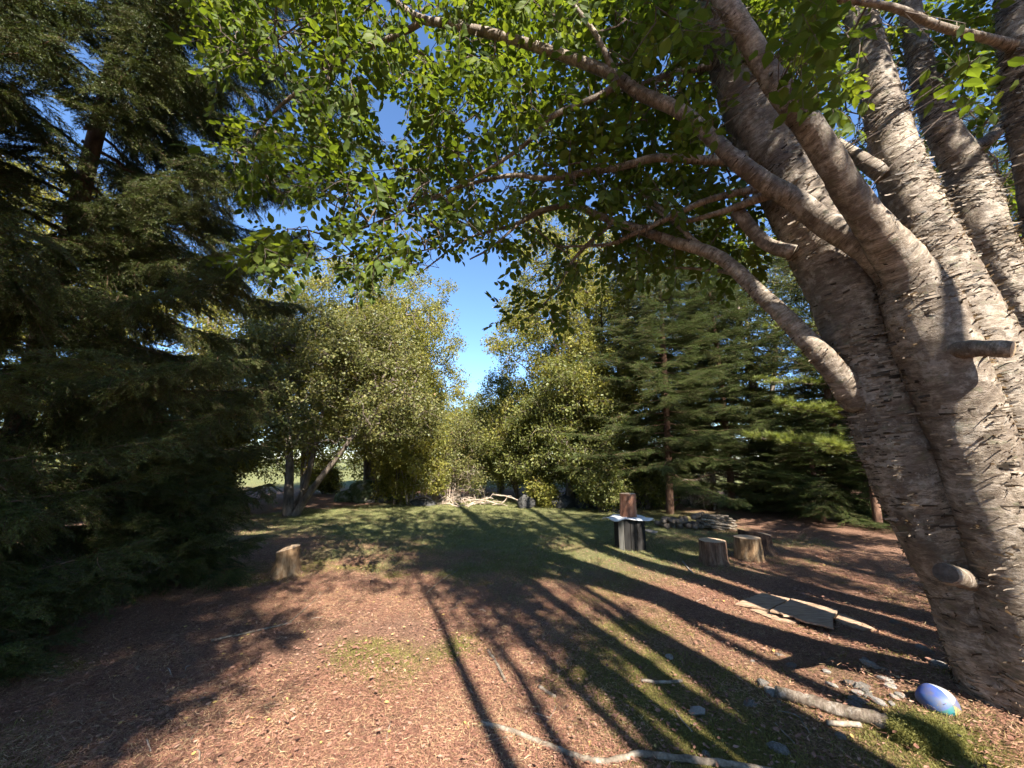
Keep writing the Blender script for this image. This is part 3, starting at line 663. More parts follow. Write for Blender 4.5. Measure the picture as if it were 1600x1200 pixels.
# ------------------------------------------------------------------ conifers
def conifer(name, label, cat, base, H, z0, R, nb, seed, mat, bark, droop=.35, up=.25, step=.1, lat=.45, sub=3, sublen=.1, spray=None, plen=.24,
            r0=.12, hang=.5, group=None, azf=None, lean=(0, 0), dead=0, needles_from=0.08, shape=.8, dens=None, lfun=None):
    r = np.random.default_rng(seed); base = np.asarray(base, float)
    t = empty(name, base, label, cat, group)
    n = 26; s = np.linspace(0, 1, n); C = base + np.stack([lean[0] * s + .05 * np.sin(s * 5 + seed), lean[1] * s + .05 * np.cos(s * 4 + seed), H * s - .12], 1)
    V, F, U = tube(C, r0 * (1 - s) ** .85 + .008, 14, .08, 9, seed); mesh("trunk", V, F, bark, t, smooth=True)
    B0, B1, BR0, BR1 = [], [], [], []; T0, T1 = [], []; D0, D1 = [], []; L0, L1 = [], []
    for i in range(nb):
        f = (i + r.uniform(.1, .9)) / nb; z = z0 + (H - z0 - .15) * f; az = i * 2.39996 + r.normal() * .25
        if azf is not None and not azf(az, z): continue
        L = R * (1 - f) ** shape * r.uniform(.72, 1.18) + .12
        if lfun is not None: L = L * lfun(az, z)
        c = C[0] + (C[-1] - C[0]) * ((z + .12) / H); h = np.array([math.cos(az), math.sin(az), 0]); sd_ = np.array([-h[1], h[0], 0])
        bend = r.normal() * .12
        K = max(5, int(L / .16)); ss = np.linspace(0, 1, K + 1)[:, None]
        dr = droop * (1 - .9 * f) * r.uniform(.7, 1.3)
        Pb = c + h * L * ss + sd_ * bend * L * ss ** 2 + np.array([0, 0, 1.]) * L * (-dr * ss ** 1.2 + up * ss ** 2.6 + .25 * f * ss)
        Pb[1:] += r.normal(size=Pb[1:].shape) * .012
        br = np.linspace(max(.005, .0075 * L), .0025, K + 1)
        B0.append(Pb[:-1]); B1.append(Pb[1:]); BR0.append(br[:-1]); BR1.append(br[1:])
        isdead = z < dead
        m = max(3, int(L * (1 - needles_from) / step)); su = needles_from + (1 - needles_from) * (np.arange(m) + r.uniform(0, 1, m)) / m
        su = np.clip(su, 0, .995)
        for sgn in (-1, 1):
            k = (su * K).astype(int); fr = (su * K - k)[:, None]; p = Pb[k] * (1 - fr) + Pb[k + 1] * fr; tg = nrm(Pb[k + 1] - Pb[k])
            ln = (lat * (1 - .72 * su) * min(1, L / 1.2 + .25) * r.uniform(.6, 1.25, m) + .03)[:, None]
            d = nrm(tg * r.uniform(.5, .9, m)[:, None] + sd_ * sgn * r.uniform(.5, .95, m)[:, None] + np.array([0, 0, -1.]) * (hang * r.uniform(.4, 1.4, m))[:, None] + r.normal(size=(m, 3)) * .12)
            q = p + d * ln * .55; d2 = nrm(d + tg * .25 + np.array([0, 0, -1.]) * hang * .35); e = q + d2 * ln * .45
            if isdead:
                D0 += [p, q]; D1 += [q, e]; continue
            L0 += [p, q]; L1 += [q, e]; T0 += [p, q]; T1 += [q + (q - p) * .3, e + (e - q) * .4]
            for kk in range(sub):
                w = (kk + 1) / (sub + .6); a = np.where(w < .55, 1, 0); b = p + (q - p) * min(1, w / .55) + (e - q) * max(0, (w - .55) / .45)
                for s2 in (-1, 1):
                    if r.random() < .15: continue
                    side = nrm(np.cross(d, [0, 0, 1.]) * s2 + d * .9 + r.normal(size=(m, 3)) * .15 + np.array([0, 0, -1.]) * hang * .5)
                    T0.append(b); T1.append(b + side * (sublen * (1.15 - w) * r.uniform(.6, 1.3, m))[:, None])
        if not isdead:
            k0 = max(1, K // 5); dv = Pb[k0 + 1:] - Pb[k0:-1]; T0 += [Pb[k0:-1], Pb[k0:-1] + dv * .5]; T1 += [Pb[k0:-1] + dv * 1.5, Pb[k0:-1] + dv * 2.0]
    B0, B1 = np.vstack(B0), np.vstack(B1)
    V, F, U = segs(B0, B1, np.concatenate(BR0), np.concatenate(BR1), 5); mesh("branch", V, F, bark, t, kind="stuff")
    if D0:
        D0, D1 = np.vstack(D0), np.vstack(D1); V, F, U = segs(D0, D1, np.full(len(D0), .004), np.full(len(D0), .002), 3); mesh("dead_twig", V, F, M_DEAD, t, kind="stuff")
    T0, T1 = np.vstack(T0), np.vstack(T1)
    if dens is not None: k = dens(T0); T0, T1 = T0[k], T1[k]
    L0, L1 = np.vstack(L0), np.vstack(L1)
    V, F, U = segs(L0, L1, np.full(len(L0), .0028), np.full(len(L0), .0018), 3); mesh("twig", V, F, bark, t, kind="stuff")
    m = len(T0); Ln = np.linalg.norm(T1 - T0, axis=1); nn = nrm(np.array([0, 0, 1.]) + r.normal(size=(m, 3)) * .3)
    inst("needles", spray, T0, T1 - T0, nn, Ln / plen * r.uniform(.9, 1.25, m), t, r)
    return t

# the big old spruce on the left
sb = np.array([-5.15, 4.0, 0]); sb[2] = gz(sb[0], sb[1])[0]
conifer("spruce_tree", "large dark spruce with long drooping branches overhanging the left of the clearing", "tree", sb, 12.5, .5, 3.4, 148, 5, M_SPRUCE, M_RBARK,
        droop=.42, up=.28, step=.10, lat=.66, sub=3, sublen=.28, spray=SPRUCE_SPRAY, r0=.11, hang=.75, shape=.42,
        azf=lambda a, z: not (math.cos(a - math.radians(180)) > .35 and z > 1.0),
        lfun=lambda a, z: .58 + .42 * min(1, max(0, (z - 1.6) / 2.2)))
# young spruces below it
YOUNG = [(-6.9, 7.4, 3.2, 1.3, "young dark spruce growing behind the large drooping spruce"), (-3.75, 2.75, .8, .6, "small spruce sapling at the foot of the large drooping spruce"),
         (-4.1, 4.9, 1.8, .85, "bushy knee-high spruce under the tips of the large spruce's branches"), (-5.15, 2.35, 10.5, 2.3, "tall spruce crowding the near side of the large drooping spruce"), (-10.2, 5.2, 8.5, 2.4, "second dark spruce standing behind the trunk of the large spruce")]
for i, (x, y, H, R, lab) in enumerate(YOUNG):
    conifer("spruce_sapling" if H < 2 else "young_spruce", lab, "tree", (x, y, gz(x, y)[0]), H, .1, R, int(30 + 12 * H), 15 + i, M_SPRUCE, M_RBARK, droop=.2, up=.22, step=.12 if H < 5 else .17, lat=.45 if H < 5 else .6, sub=3 if H < 5 else 2, sublen=.24 if H < 5 else .34, spray=SPRUCE_SPRAY, r0=.02 + .012 * H, hang=.3)

# firs on the right of the clearing
FIRS = [("fir_tree", "dense dark fir at the right edge of the grass behind the plank block", (4.45, 11.2), 10.5, 1.0, 2.6, 130, .10, (.2, 0), 0.3),
        ("fir_tree", "tall dark fir beside the dead twig thicket and wood pile", (6.5, 11.8), 10.0, .9, 2.6, 135, .10, (0, 0), 1.2),
        ("fir_tree", "shadowed fir deep in the wood behind the sunlit pine boughs", (8.8, 10.6), 9.5, .4, 2.9, 120, .11, (0, 0), 0),
        ("fir_tree", "low spreading fir with one sunlit side beneath the pine boughs", (7.6, 9.9), 3.0, .3, 2.0, 66, .07, (0, 0), 0),
        ("fir_tree", "slender fir standing between the broadleaf tree and the dense dark fir", (3.3, 13.6), 8.5, .7, 1.9, 90, .09, (0, 0), 0.6),
        ("fir_tree", "fir in the dark corner of the wood behind the birch", (10.9, 8.2), 10.5, .4, 3.0, 110, .11, (0, 0), 0),
        ("fir_tree", "fir filling the back of the wood between its taller neighbours", (7.4, 14.5), 8.5, .3, 2.6, 90, .10, (0, 0), 0),
        ("young_fir", "young fir in the gap between the leaning dense fir and the dead thicket", (5.5, 13.2), 3.4, .15, 1.6, 60, .05, (0, 0), 0),
        ("young_fir", "young fir low in the dark wood behind the pine trunk", (8.2, 12.4), 3.4, .15, 1.9, 60, .05, (0, 0), 0),
        ("young_fir", "young fir in the dark under the outer firs", (10.2, 10.4), 3.0, .15, 1.9, 60, .05, (0, 0), 0),
        ("fir_tree", "fir at the very back of the dark wood", (11.5, 12.5), 9.0, .3, 2.9, 90, .10, (0, 0), 0)]
for i, (nm, lab, (x, y), H, z0, R, nb, r0, ln, dd) in enumerate(FIRS):
    conifer(nm, lab, "tree", (x, y, gz(x, y)[0]), H, z0, R, nb, 100 + i, M_FIR, M_RBARK, droop=.22, up=.12, step=.16 if i in (0, 1, 3) else .23, lat=.62, sub=2 if i in (0, 1, 3) else 1, sublen=.40 if i in (0, 1, 3) else .5, spray=FIR_SPRAY, plen=.34, r0=r0, hang=.12, dead=dd, lean=ln, group=None)

# white pine with pale tufts
def pine(base, H, seed, label, boughs):
    r = np.random.default_rng(seed); t = empty("pine_tree", base, label, "tree"); s = np.linspace(0, 1, 24)
    C = np.asarray(base) + np.stack([.08 * np.sin(3 * s), .05 * np.cos(4 * s), H * s - .1], 1); V, F, U = tube(C, .07 * (1 - s) ** .8 + .01, 12, .06, 9, seed); mesh("trunk", V, F, M_RBARK, t, smooth=True)
    B0, B1, Rr, tips, tdir = [], [], [], [], []
    for z, az, L in boughs:
        h = np.array([math.cos(az), math.sin(az), 0]); sd_ = np.array([-h[1], h[0], 0]); c = np.array([base[0], base[1], base[2] + z]); ss = np.linspace(0, 1, 11)[:, None]
        Pb = c + h * L * ss + np.array([0, 0, 1.]) * L * (-.12 * ss + .16 * ss ** 2) + r.normal(size=(11, 3)) * .015
        B0.append(Pb[:-1]); B1.append(Pb[1:]); Rr.append(np.linspace(.022, .006, 10))
        for k in range(3, 11):
            for q in range(9 if z < 2.8 else 5):
                d = nrm(h * r.uniform(.3, 1) + sd_ * r.normal() * .8 + np.array([0, 0, r.uniform(.0, .6)])); l = r.uniform(.12, .42) * (1.2 - k / 14)
                e = Pb[k] + d * l; B0.append(Pb[k][None]); B1.append(e[None]); Rr.append(np.array([.005]))
                for w in (.45, .7, 1.0): tips.append(Pb[k] + d * l * w); tdir.append(d)
    B0, B1, Rr = np.vstack(B0), np.vstack(B1), np.concatenate(Rr); V, F, U = segs(B0, B1, Rr, Rr * .8, 4); mesh("branch", V, F, M_BARK, t, kind="stuff")
    tips, tdir = np.array(tips), np.array(tdir); m = 34; idx = np.repeat(np.arange(len(tips)), m); d = nrm(rdir(len(idx), r) * .75 + tdir[idx] * .75 + np.array([0, 0, .25]))
    V, F, RR = place(NEEDLE, tips[idx], d, rdir(len(idx), r), r.uniform(.07, .13, len(idx)), np.full(len(idx), .0065), np.clip(r.normal(.55, .2, len(tips))[idx] + .1 * r.normal(size=len(idx)), 0, 1))
    mesh("needles", V, F, M_PINE, t, rnd=RR, kind="stuff")
r5 = np.random.default_rng(3)
pb = (7.75, 8.5, gz(7.75, 8.5)[0])
pine(pb, 7.5, 201, "pine with pale yellow-green needle tufts on sunlit boughs", [(z, a, L) for z, a, L in ((1.65, -2.6, 2.0), (1.7, -2.2, 2.1), (1.8, -2.95, 2.3), (1.75, -1.6, 1.5), (1.9, 2.9, 2.2), (2.35, -2.5, 1.9), (2.5, -2.9, 2.1), (2.45, -1.9, 1.6), (3.0, -2.2, 1.6), (3.2, 3.0, 1.9), (3.6, -2.7, 1.7), (4.1, -1.8, 1.3), (4.6, 2.8, 1.5), (5.1, -2.3, 1.2), (5.6, -2.9, 1.1), (6.2, -1.4, .9), (6.8, -2.5, .6), (2.2, .5, 1.5), (3.5, 1.2, 1.3), (4.7, 0, 1.1))])

# ------------------------------------------------------------------ broadleaf trees
def decid(name, label, base, trunks, lumps, natt, per, leaf, mat, seed, group=None, bark=None, cat="tree", gapf=.24, spread=.17, hollow=.55, tw=.0048, double=True):
    """trunks: list of [(x,y,z,r)..] relative to base; lumps: [(cx,cy,cz,rx,ry,rz)] relative to base"""
    r = np.random.default_rng(seed); base = np.asarray(base, float); t = empty(name, base, label, cat, group); bark = bark or M_BARK; sk = []
    for i, p in enumerate(trunks):
        p = np.array(p, float); p[:, :3] += base; C = spline(p, max(10, int(np.linalg.norm(np.diff(p[:, :3], axis=0), axis=1).sum() / .18)))
        C[1:, :3] += .03 * np.stack([vnoise(C[1:, :3] * 1.4, seed + q) for q in range(3)], 1)
        V, F, U = tube(C[:, :3], np.maximum(C[:, 3], .006), 12, .09, 8, seed + i); mesh("trunk", V, F, bark, t, smooth=True); sk.append(C[len(C) // 3:, :3])
    sk = np.vstack(sk); lumps = np.array(lumps, float); vol = np.prod(lumps[:, 3:], 1) ** .75; A = []
    for l, w in zip(lumps, vol / vol.sum()):
        n = int(natt * w * 1.4) + 4; d = rdir(n, r); q = hollow + (1 - hollow) * r.random(n) ** .6
        p = base + l[:3] + d * q[:, None] * l[3:] * (1 + .22 * vnoise(d * 2.3 + l[:3], seed))[:, None]; A.append(p)
    A = np.vstack(A); A = A[(vnoise(A * 1.15, seed + 9) + r.uniform(-.35, .35, len(A)) > -.55 + gapf) & (A[:, 2] > base[2] + .12)][:natt]
    P0, P1, w, par, ns = grow(sk, A, r); rr = tw * np.minimum(w, 150) ** .45
    V, F, U = segs(P0, P1, rr * 1.1, rr * .8, 4); mesh("branch", V, F, bark, t, kind="stuff")
    k = w < 10; e, e0 = P1[k], P0[k]; m = len(e)
    q = np.vstack([e, e + (e0 - e) * r.uniform(.3, .9, m)[:, None] + r.normal(size=(m, 3)) * spread]) if double else e
    q[:, 2] = np.maximum(q[:, 2], base[2] + .15); m = len(q)
    inst("crown", CLUMP[id(mat)], q, nrm(r.normal(size=(m, 3)) * np.array([1, 1, .25])), nrm(np.array([0, 0, 1.]) + r.normal(size=(m, 3)) * .3), leaf / .08 * r.uniform(.75, 1.25, m), t, r)
    return t

def G(px, py):
    return ground_at(px, py)
gb = lambda x, y: np.array([x, y, gz(x, y)[0]])
# low multi-stemmed tree by the left edge of the grass
b = G(452, 806)
decid("apple_tree", "low spreading tree with forked leaning trunks at the left edge of the grass", b,
      [[(0, 0, -.1, .15), (-.1, .05, .5, .12), (-.2, .1, 1.3, .10), (-.35, .1, 2.3, .08), (-.5, .2, 3.4, .05), (-.6, .2, 4.4, .03)],
       [(.12, 0, -.1, .13), (.35, 0, .35, .09), (.85, -.1, 1.05, .075), (1.5, -.2, 1.9, .06), (2.1, -.2, 2.7, .045), (2.7, -.1, 3.4, .03)],
       [(.0, .1, -.1, .12), (.2, .2, .6, .08), (.3, .3, 1.5, .07), (.4, .4, 2.6, .05), (.5, .4, 3.6, .03)]],
      [(-.9, .2, 3.4, 1.8, 1.5, 1.4), (.4, 0, 4.3, 1.9, 1.6, 1.5), (-2.4, .2, 3.6, 1.5, 1.3, 1.3), (1.6, .2, 4.4, 1.5, 1.3, 1.2), (1.9, -.1, 3.0, 1.6, 1.4, 1.2), (2.9, 0, 2.6, 1.1, 1.1, .9), (.6, -.5, 2.3, 1.6, 1.1, .7), (-.3, .2, 4.9, 1.3, 1.2, .8), (2.6, .3, 3.9, .9, .9, .8), (-2.0, .1, 2.5, 1.1, 1.0, .9)], 1500, 17, .072, M_OLEAF, 300, hollow=.35)
TREES = [
 # label, (x,y), height, crown radius, leaf mat, n, crown base, bark
 ("tall yellow-green maple rising behind the low forked tree", (-5.4, 15.0), 10.6, 3.0, M_YLEAF, 1250, 1.6),
 ("yellow-green maple growing from the mossy boulder mound", None, 9.0, 2.7, M_YLEAF, 1500, 1.5),
 ("sunlit maple showing through the branches of the large spruce", (-10.0, 12.5), 9.5, 3.0, M_YLEAF, 1050, 1.2),
 ("maple half hidden behind the trunk of the large spruce", (-12.0, 8.0), 9.5, 3.2, M_YLEAF, 950, .8),
 ("tall pale green broadleaf tree just right of the sky gap", (2.2, 14.2), 12.5, 2.7, M_YLEAF, 1700, .9),
 ("green alder with low branches behind the dark rock pile", (1.9, 12.9), 5.4, 1.7, M_GLEAF, 950, .5),
 ("slim grey-green alder at the foot of the sky gap", (-.5, 18.0), 5.6, 1.7, M_GLEAF, 800, .5),
 ("broadleaf tree behind the slender fir", (5.2, 16.5), 11.0, 3.0, M_YLEAF, 1100, 1.5),
 ("sunlit broadleaf tree behind the birch stems", (11.8, 6.3), 9.5, 3.0, M_YLEAF, 1000, 2.2),
 ("broadleaf tree in the wood beyond the pine", (9.0, 14.0), 11.0, 3.0, M_GLEAF, 900, 2.0),
 ("bright green maple right of the birch's outermost stem", (12.4, 2.6), 9.0, 2.4, M_YLEAF, 700, 2.0),
 ("maple behind the young dark spruce", (-8.6, 16.5), 9.5, 3.0, M_YLEAF, 900, .8),
 ("dark alder in the wood behind the birch's right stems", (15.0, 5.0), 9.0, 3.0, M_GLEAF, 800, .6),
 ("distant maple behind the alder at the sky gap", (-2.6, 24.0), 6.0, 2.4, M_YLEAF, 700, .6),
]
for i, (lab, xy, H, R, mt, n, cb) in enumerate(TREES):
    r = np.random.default_rng(500 + i)
    b = gb(*xy) if xy else G(577, 772) + np.array([0, .5, .5])
    tr = []
    for k in range(3 if R > 2 else 2):
        a = r.uniform(0, 6.28); q = R * .3 * (k > 0); tr.append([(.08 * math.cos(a) * (k > 0), .08 * math.sin(a) * (k > 0), -.1, .15 - .03 * k), (q * .4 * math.cos(a), q * .4 * math.sin(a), H * .25, .11 - .02 * k), (q * math.cos(a), q * math.sin(a), H * .55, .07), (q * 1.3 * math.cos(a), q * 1.3 * math.sin(a), H * .78, .02)])
    lum = []
    for k in range(11):
        f = (k + .5) / 11; z = cb + .5 + (H - cb - .9) * f; rad_ = R * (0.55 + .55 * math.sin(math.pi * min(1, .25 + .75 * f))) * (1 if f < .8 else 1 - (f - .8) * 2.0)
        a = k * 2.4 + r.uniform(-.4, .4); o = rad_ * .48
        lum.append((o * math.cos(a), o * math.sin(a), z, rad_ * .68, rad_ * .68, (H - cb) * .13 + .25))
    decid("maple_tree" if mt is M_YLEAF else "alder_tree", lab, b, tr, lum, n, 15, .08, mt, 520 + i, hollow=.4)

# shrubs along the far edge
SHR = [("yellow-green shrub beside the brush pile", (640, 790), 3.0, 1.2, M_YLEAF, 520), ("loose yellow-green shrub between the boulder mound and the brush pile", (618, 788), 1.8, .8, M_YLEAF, 320),
       ("pale twiggy shrub standing behind the brush pile", (715, 783), 2.9, 1.1, M_OLEAF, 360), ("dense green shrub overhanging the dark hollow", (810, 783), 3.1, 1.4, M_GLEAF, 620),
       ("leafy shrub leaning over the dark rock pile", (905, 788), 2.8, 1.25, M_GLEAF, 560), ("small bright bush in front of the dark rock pile", (850, 792), .75, .36, M_YLEAF, 110),
       ("low bush under the slender fir", (940, 800), 1.5, .8, M_GLEAF, 260), ("dark bush at the foot of the large spruce", (300, 800), 2.2, 1.3, M_OLEAF, 520),
       ("low shrub behind the firewood heap", (1010, 796), 1.3, .8, M_GLEAF, 240), ("low shrub in the shade behind the pine trunk", (1215, 800), 1.1, .8, M_GLEAF, 200),
       ("shrub hiding the far field behind the forked tree", (505, 772), 1.3, .7, M_OLEAF, 200)]
for i, (lab, pxy, H, R, mt, n) in enumerate(SHR):
    b = G(*pxy); r = np.random.default_rng(700 + i); tr = []
    for k in range(7 if H > 1 else 4):
        a = r.uniform(0, 6.28); q = R * r.uniform(.3, .9); tr.append([(.05 * math.cos(a), .05 * math.sin(a), -.05, .022), (q * .4 * math.cos(a), q * .4 * math.sin(a), H * .4, .015), (q * math.cos(a), q * math.sin(a), H * .85, .006)])
    lum = [(R * .45 * math.cos(k * 2.4), R * .45 * math.sin(k * 2.4), H * (.30 + .58 * (k / 6)), R * .62, R * .62, H * .22) for k in range(7)]
    decid("shrub", lab, b, tr, lum, n, 13, .07, mt, 720 + i, cat="shrub", bark=M_DEAD if i in (0, 2) else M_TWIG, hollow=.3, spread=.13, tw=.0022)

# trees behind the camera whose shade falls across the foreground
BACK = [("maple_tree", "tall broadleaf tree behind the camera to the left", (-.9, -4.6), 10.2, 2.1, 950, 4.4, .22), ("maple_tree", "broadleaf tree standing well behind the camera", (-4.4, -2.4), 8.0, 1.8, 300, 3.6, .16),
        ("maple_tree", "broadleaf tree in the wood right of the big birch, its crown over the stumps", (6.3, .4), 9.5, 1.9, 360, 4.2, .16),
        ("maple_tree", "low broadleaf tree just outside the clearing past the pine", (7.7, 3.5), 5.2, 1.2, 90, 2.8, .08),
        ("young_birch", "straight young birch just behind the camera's right shoulder", (2.35, -.6), 8.6, .9, 70, 5.8, .16),
        ("young_birch", "leaning young birch a few steps behind the camera", (2.05, -2.4), 9.0, 1.0, 90, 5.6, .14),
        ("young_birch", "thicker young birch behind the camera beside the leaning one", (3.0, -1.15), 9.0, .8, 40, 6.8, .17),
        ("young_birch", "forked young birch behind the thicker one", (2.95, -3.1), 9.5, .9, 90, 5.2, .15),
        ("young_birch", "crooked young birch between the leaning and the forked one", (2.6, -1.7), 9.0, .8, 70, 5.6, .12),
        ("young_birch", "young birch at the side of the big birch, outside the clearing", (4.6, .9), 8.5, 1.0, 40, 6.0, .14)]
for i, (nm, lab, xy, H, R, n, cb, tr_) in enumerate(BACK):
    r = np.random.default_rng(900 + i); b = gb(*xy); tr = [[(0, 0, -.1, tr_), (.1, 0, H * .3, tr_ * .8), (.2, .1, H * .6, tr_ * .55), (.1, 0, H * .8, .03)]]
    if nm == "young_birch":
        tr_ *= .6; tr = []
        for k in range(3):
            a = k * 2.1 + i; e = .35 + .25 * r.random(); tr.append([(.1 * math.cos(a), .1 * math.sin(a), -.1, tr_), (e * .5 * math.cos(a), e * .5 * math.sin(a), H * .25, tr_ * .85), (e * math.cos(a), e * math.sin(a), H * .5, tr_ * .6), (e * 1.2 * math.cos(a), e * 1.2 * math.sin(a), H * .8, .02)])
        n = int(n * .6)
    lum = [(R * .5 * math.cos(k * 2.4), R * .5 * math.sin(k * 2.4), cb + .7 + (H - cb - 1.2) * k / 8, R * .6, R * .6, 1.0) for k in range(9)] + [(0, 0, cb + .9 + (H - cb - 1.4) * k / 3, R * .8, R * .8, 1.2) for k in range(4)]
    decid(nm, lab, b, tr, lum, n, 14, .085, M_YLEAF, 920 + i, hollow=.2, spread=.22)

# ------------------------------------------------------------------ the far wood beyond the field
n = 2600; r = np.random.default_rng(77); az = r.uniform(-1.35, 1.35, n); dd = r.uniform(48, 75, n); hh = 7.5 + 3.0 * vnoise(np.stack([az * 9, dd * .1, 0 * az], 1), 3)
P = np.stack([np.sin(az) * dd, np.cos(az) * dd, .6 + r.random(n) ** .8 * hh], 1)
dw = inst("distant_wood", CLUMP[id(M_GLEAF)], P, rdir(n, r) * np.array([1, 1, .2]), np.tile([0, 0, 1.], (n, 1)) + r.normal(size=(n, 3)) * .3, r.uniform(3.2, 5.2, n), None, r)
dw["label"] = "far-off wood beyond the sunlit field"; dw["category"] = "wood"

# ------------------------------------------------------------------ floor cover
M_LLEAF = leaf_mat("fallen_leaf", [(0, (.08, .04, .028)), (.35, (.18, .088, .058)), (.75, (.30, .165, .115)), (.96, (.36, .235, .17)), (1, (.44, .31, .10))], .1, rough=.6, vary=.5)
M_LNEED = leaf_mat("fallen_needle", [(0, (.10, .045, .03)), (.35, (.25, .115, .078)), (.6, (.35, .18, .118)), (.85, (.43, .29, .15)), (1, (.48, .38, .22))], .05, rough=.6, vary=.6)
M_GRASS = leaf_mat("grass_blade", [(0, (.06, .085, .025)), (.5, (.155, .18, .06)), (.85, (.28, .26, .11)), (1, (.46, .38, .21))], .3, rough=.5)
M_MOSS = leaf_mat("moss", [(0, (.06, .06, .014)), (.5, (.15, .145, .034)), (1, (.28, .25, .07))], .25, rough=.7)
def floor_proto(name, seed, kind):
    r = np.random.default_rng(seed)
    if kind == "leaf":
        n = 9; P = np.column_stack([r.normal(size=(n, 2)) * .13, r.uniform(.002, .018, n)]); d = rdir(n, r) * np.array([1, 1, .25]); nn = nrm(np.array([0, 0, 1.]) + r.normal(size=(n, 3)) * .35); sz = r.uniform(.012, .036, n)
        V, F, R = place(LITTER, P, d, nn, sz, sz * r.uniform(.8, 1.3, n), np.clip(.5 + .25 * r.normal(size=n), 0, 1)); return proto(name, V, F, [M_LLEAF], R)
    if kind == "needle":
        n = 95; P = np.column_stack([r.normal(size=(n, 2)) * .08, r.uniform(.001, .012, n)]); d = rdir(n, r) * np.array([1, 1, .12]); V, F, R = place(NEEDLE, P, d, nrm(np.array([0, 0, 1.]) + r.normal(size=(n, 3)) * .3), r.uniform(.018, .045, n), np.full(n, .0026), np.clip(.5 + .2 * r.normal(size=n), 0, 1)); return proto(name, V, F, [M_LNEED], R)
    n, h, sp, m, w = (16, .055, .035, M_GRASS, .0035) if kind == "grass" else (40, .018, .04, M_MOSS, .004)
    P = np.column_stack([r.normal(size=(n, 2)) * sp, np.full(n, -.004)]); d = nrm(np.array([0, 0, 1.]) + r.normal(size=(n, 3)) * np.array([.7, .7, .1])); V, F, R = place(NEEDLE, P, d, rdir(n, r), h * r.uniform(.5, 1.3, n), np.full(n, w), np.clip(.5 + .2 * r.normal(size=n), 0, 1)); return proto(name, V, F, [m], R)
def scatter(name, kind, n, xr, yr, wfun, seed, s0, s1, label, cat):
    r = np.random.default_rng(seed); pr = [floor_proto(kind + "_patch", seed * 10 + k, kind) for k in range(4)]
    y = yr[0] + (yr[1] - yr[0]) * r.random(n * 4) ** 1.6; x = r.uniform(*xr, n * 4); k = r.random(n * 4) < wfun(x, y); x, y = x[k][:n], y[k][:n]; n = len(x)
    a = r.uniform(0, 6.28, n); o = inst(name, pr, np.column_stack([x, y, gz(x, y)]), np.column_stack([np.cos(a), np.sin(a), 0 * a]), np.tile([0, 0, 1.], (n, 1)) + r.normal(size=(n, 3)) * .06, r.uniform(s0, s1, n), None, r); o["label"] = label; o["category"] = cat
gm = lambda x, y: ground_masks(x, y)
scatter("leaf_litter", "leaf", 5200, (-7, 7), (.7, 11), lambda x, y: np.clip(.85 - gm(x, y)[0] * .75 - gm(x, y)[1] * .3 + .5 * vnoise(np.stack([x, y, 0 * x], 1) * .8, 61), .06, 1), 1, .8, 1.25, "dry brown fallen leaves lying over the bare forest floor", "leaf litter")
scatter("needle_litter", "needle", 11000, (-5, 5.5), (.7, 8), lambda x, y: np.clip(.75 - gm(x, y)[0] - .75 * gm(x, y)[1] + .75 * vnoise(np.stack([x, y, 0 * x], 1) * 1.1, 66), .06, 1), 2, .8, 1.3, "rust-brown fallen conifer needles carpeting the forest floor", "needles")
scatter("grass", "grass", 9000, (-7, 6), (3.5, 16), lambda x, y: gm(x, y)[0] * .95, 3, .7, 1.3, "short patchy grass in the middle of the clearing", "grass")
scatter("moss", "moss", 10000, (-4.5, 4.5), (.8, 8), lambda x, y: gm(x, y)[1], 4, .8, 1.5, "yellow-green moss in patches on the forest floor", "moss")

# ------------------------------------------------------------------ stumps and the chopping block
M_SBARK = simple_mat("stump_bark", [(.3, (.06, .036, .025)), (.5, (.18, .105, .07)), (.7, (.34, .23, .16))], 9, .9, 1.0, (2.5, 2.5, .5), dist=.03)
M_SBARK2 = simple_mat("old_stump_wood", [(.3, (.10, .055, .03)), (.5, (.27, .165, .085)), (.72, (.46, .33, .2))], 8, .9, .9, (2.5, 2.5, .5), dist=.03)
M_DSTUMP = simple_mat('dark_stump', [(.3, (.03, .018, .013)), (.5, (.075, .045, .032)), (.7, (.15, .10, .07))], 9, .9, 1.0, (2.5, 2.5, .5), dist=.03)
M_RED = simple_mat("red_log_bark", [(.3, (.14, .06, .035)), (.5, (.30, .135, .08)), (.72, (.42, .25, .16))], 8, .85, .6, (1.5, 1.5, .5))
def ring_mat():
    m, nt = new_mat("cut_rings"); tc = nd(nt, "ShaderNodeTexCoord"); w = nd(nt, "ShaderNodeTexWave", wave_type='RINGS', rings_direction='Z'); w.inputs["Scale"].default_value = 14; w.inputs["Distortion"].default_value = 2.5
    nt.links.new(tc.outputs["Object"], w.inputs["Vector"]); c = ramp(nt, w.outputs["Fac"], [(0, (.33, .22, .13)), (.6, (.50, .36, .23)), (1, (.58, .44, .30))])
    c = mixc(nt, .5, c, ramp(nt, noise(nt, tc.outputs["Object"], 9, 5), [(.35, (.45, .4, .36)), (.65, (1.1, 1.05, 1.0))]), 'MULTIPLY')
    p = nd(nt, "ShaderNodeBsdfPrincipled"); nt.links.new(c, p.inputs["Base Color"]); p.inputs["Roughness"].default_value = .8; out(nt, p.outputs[0]); return m
M_RING = ring_mat()
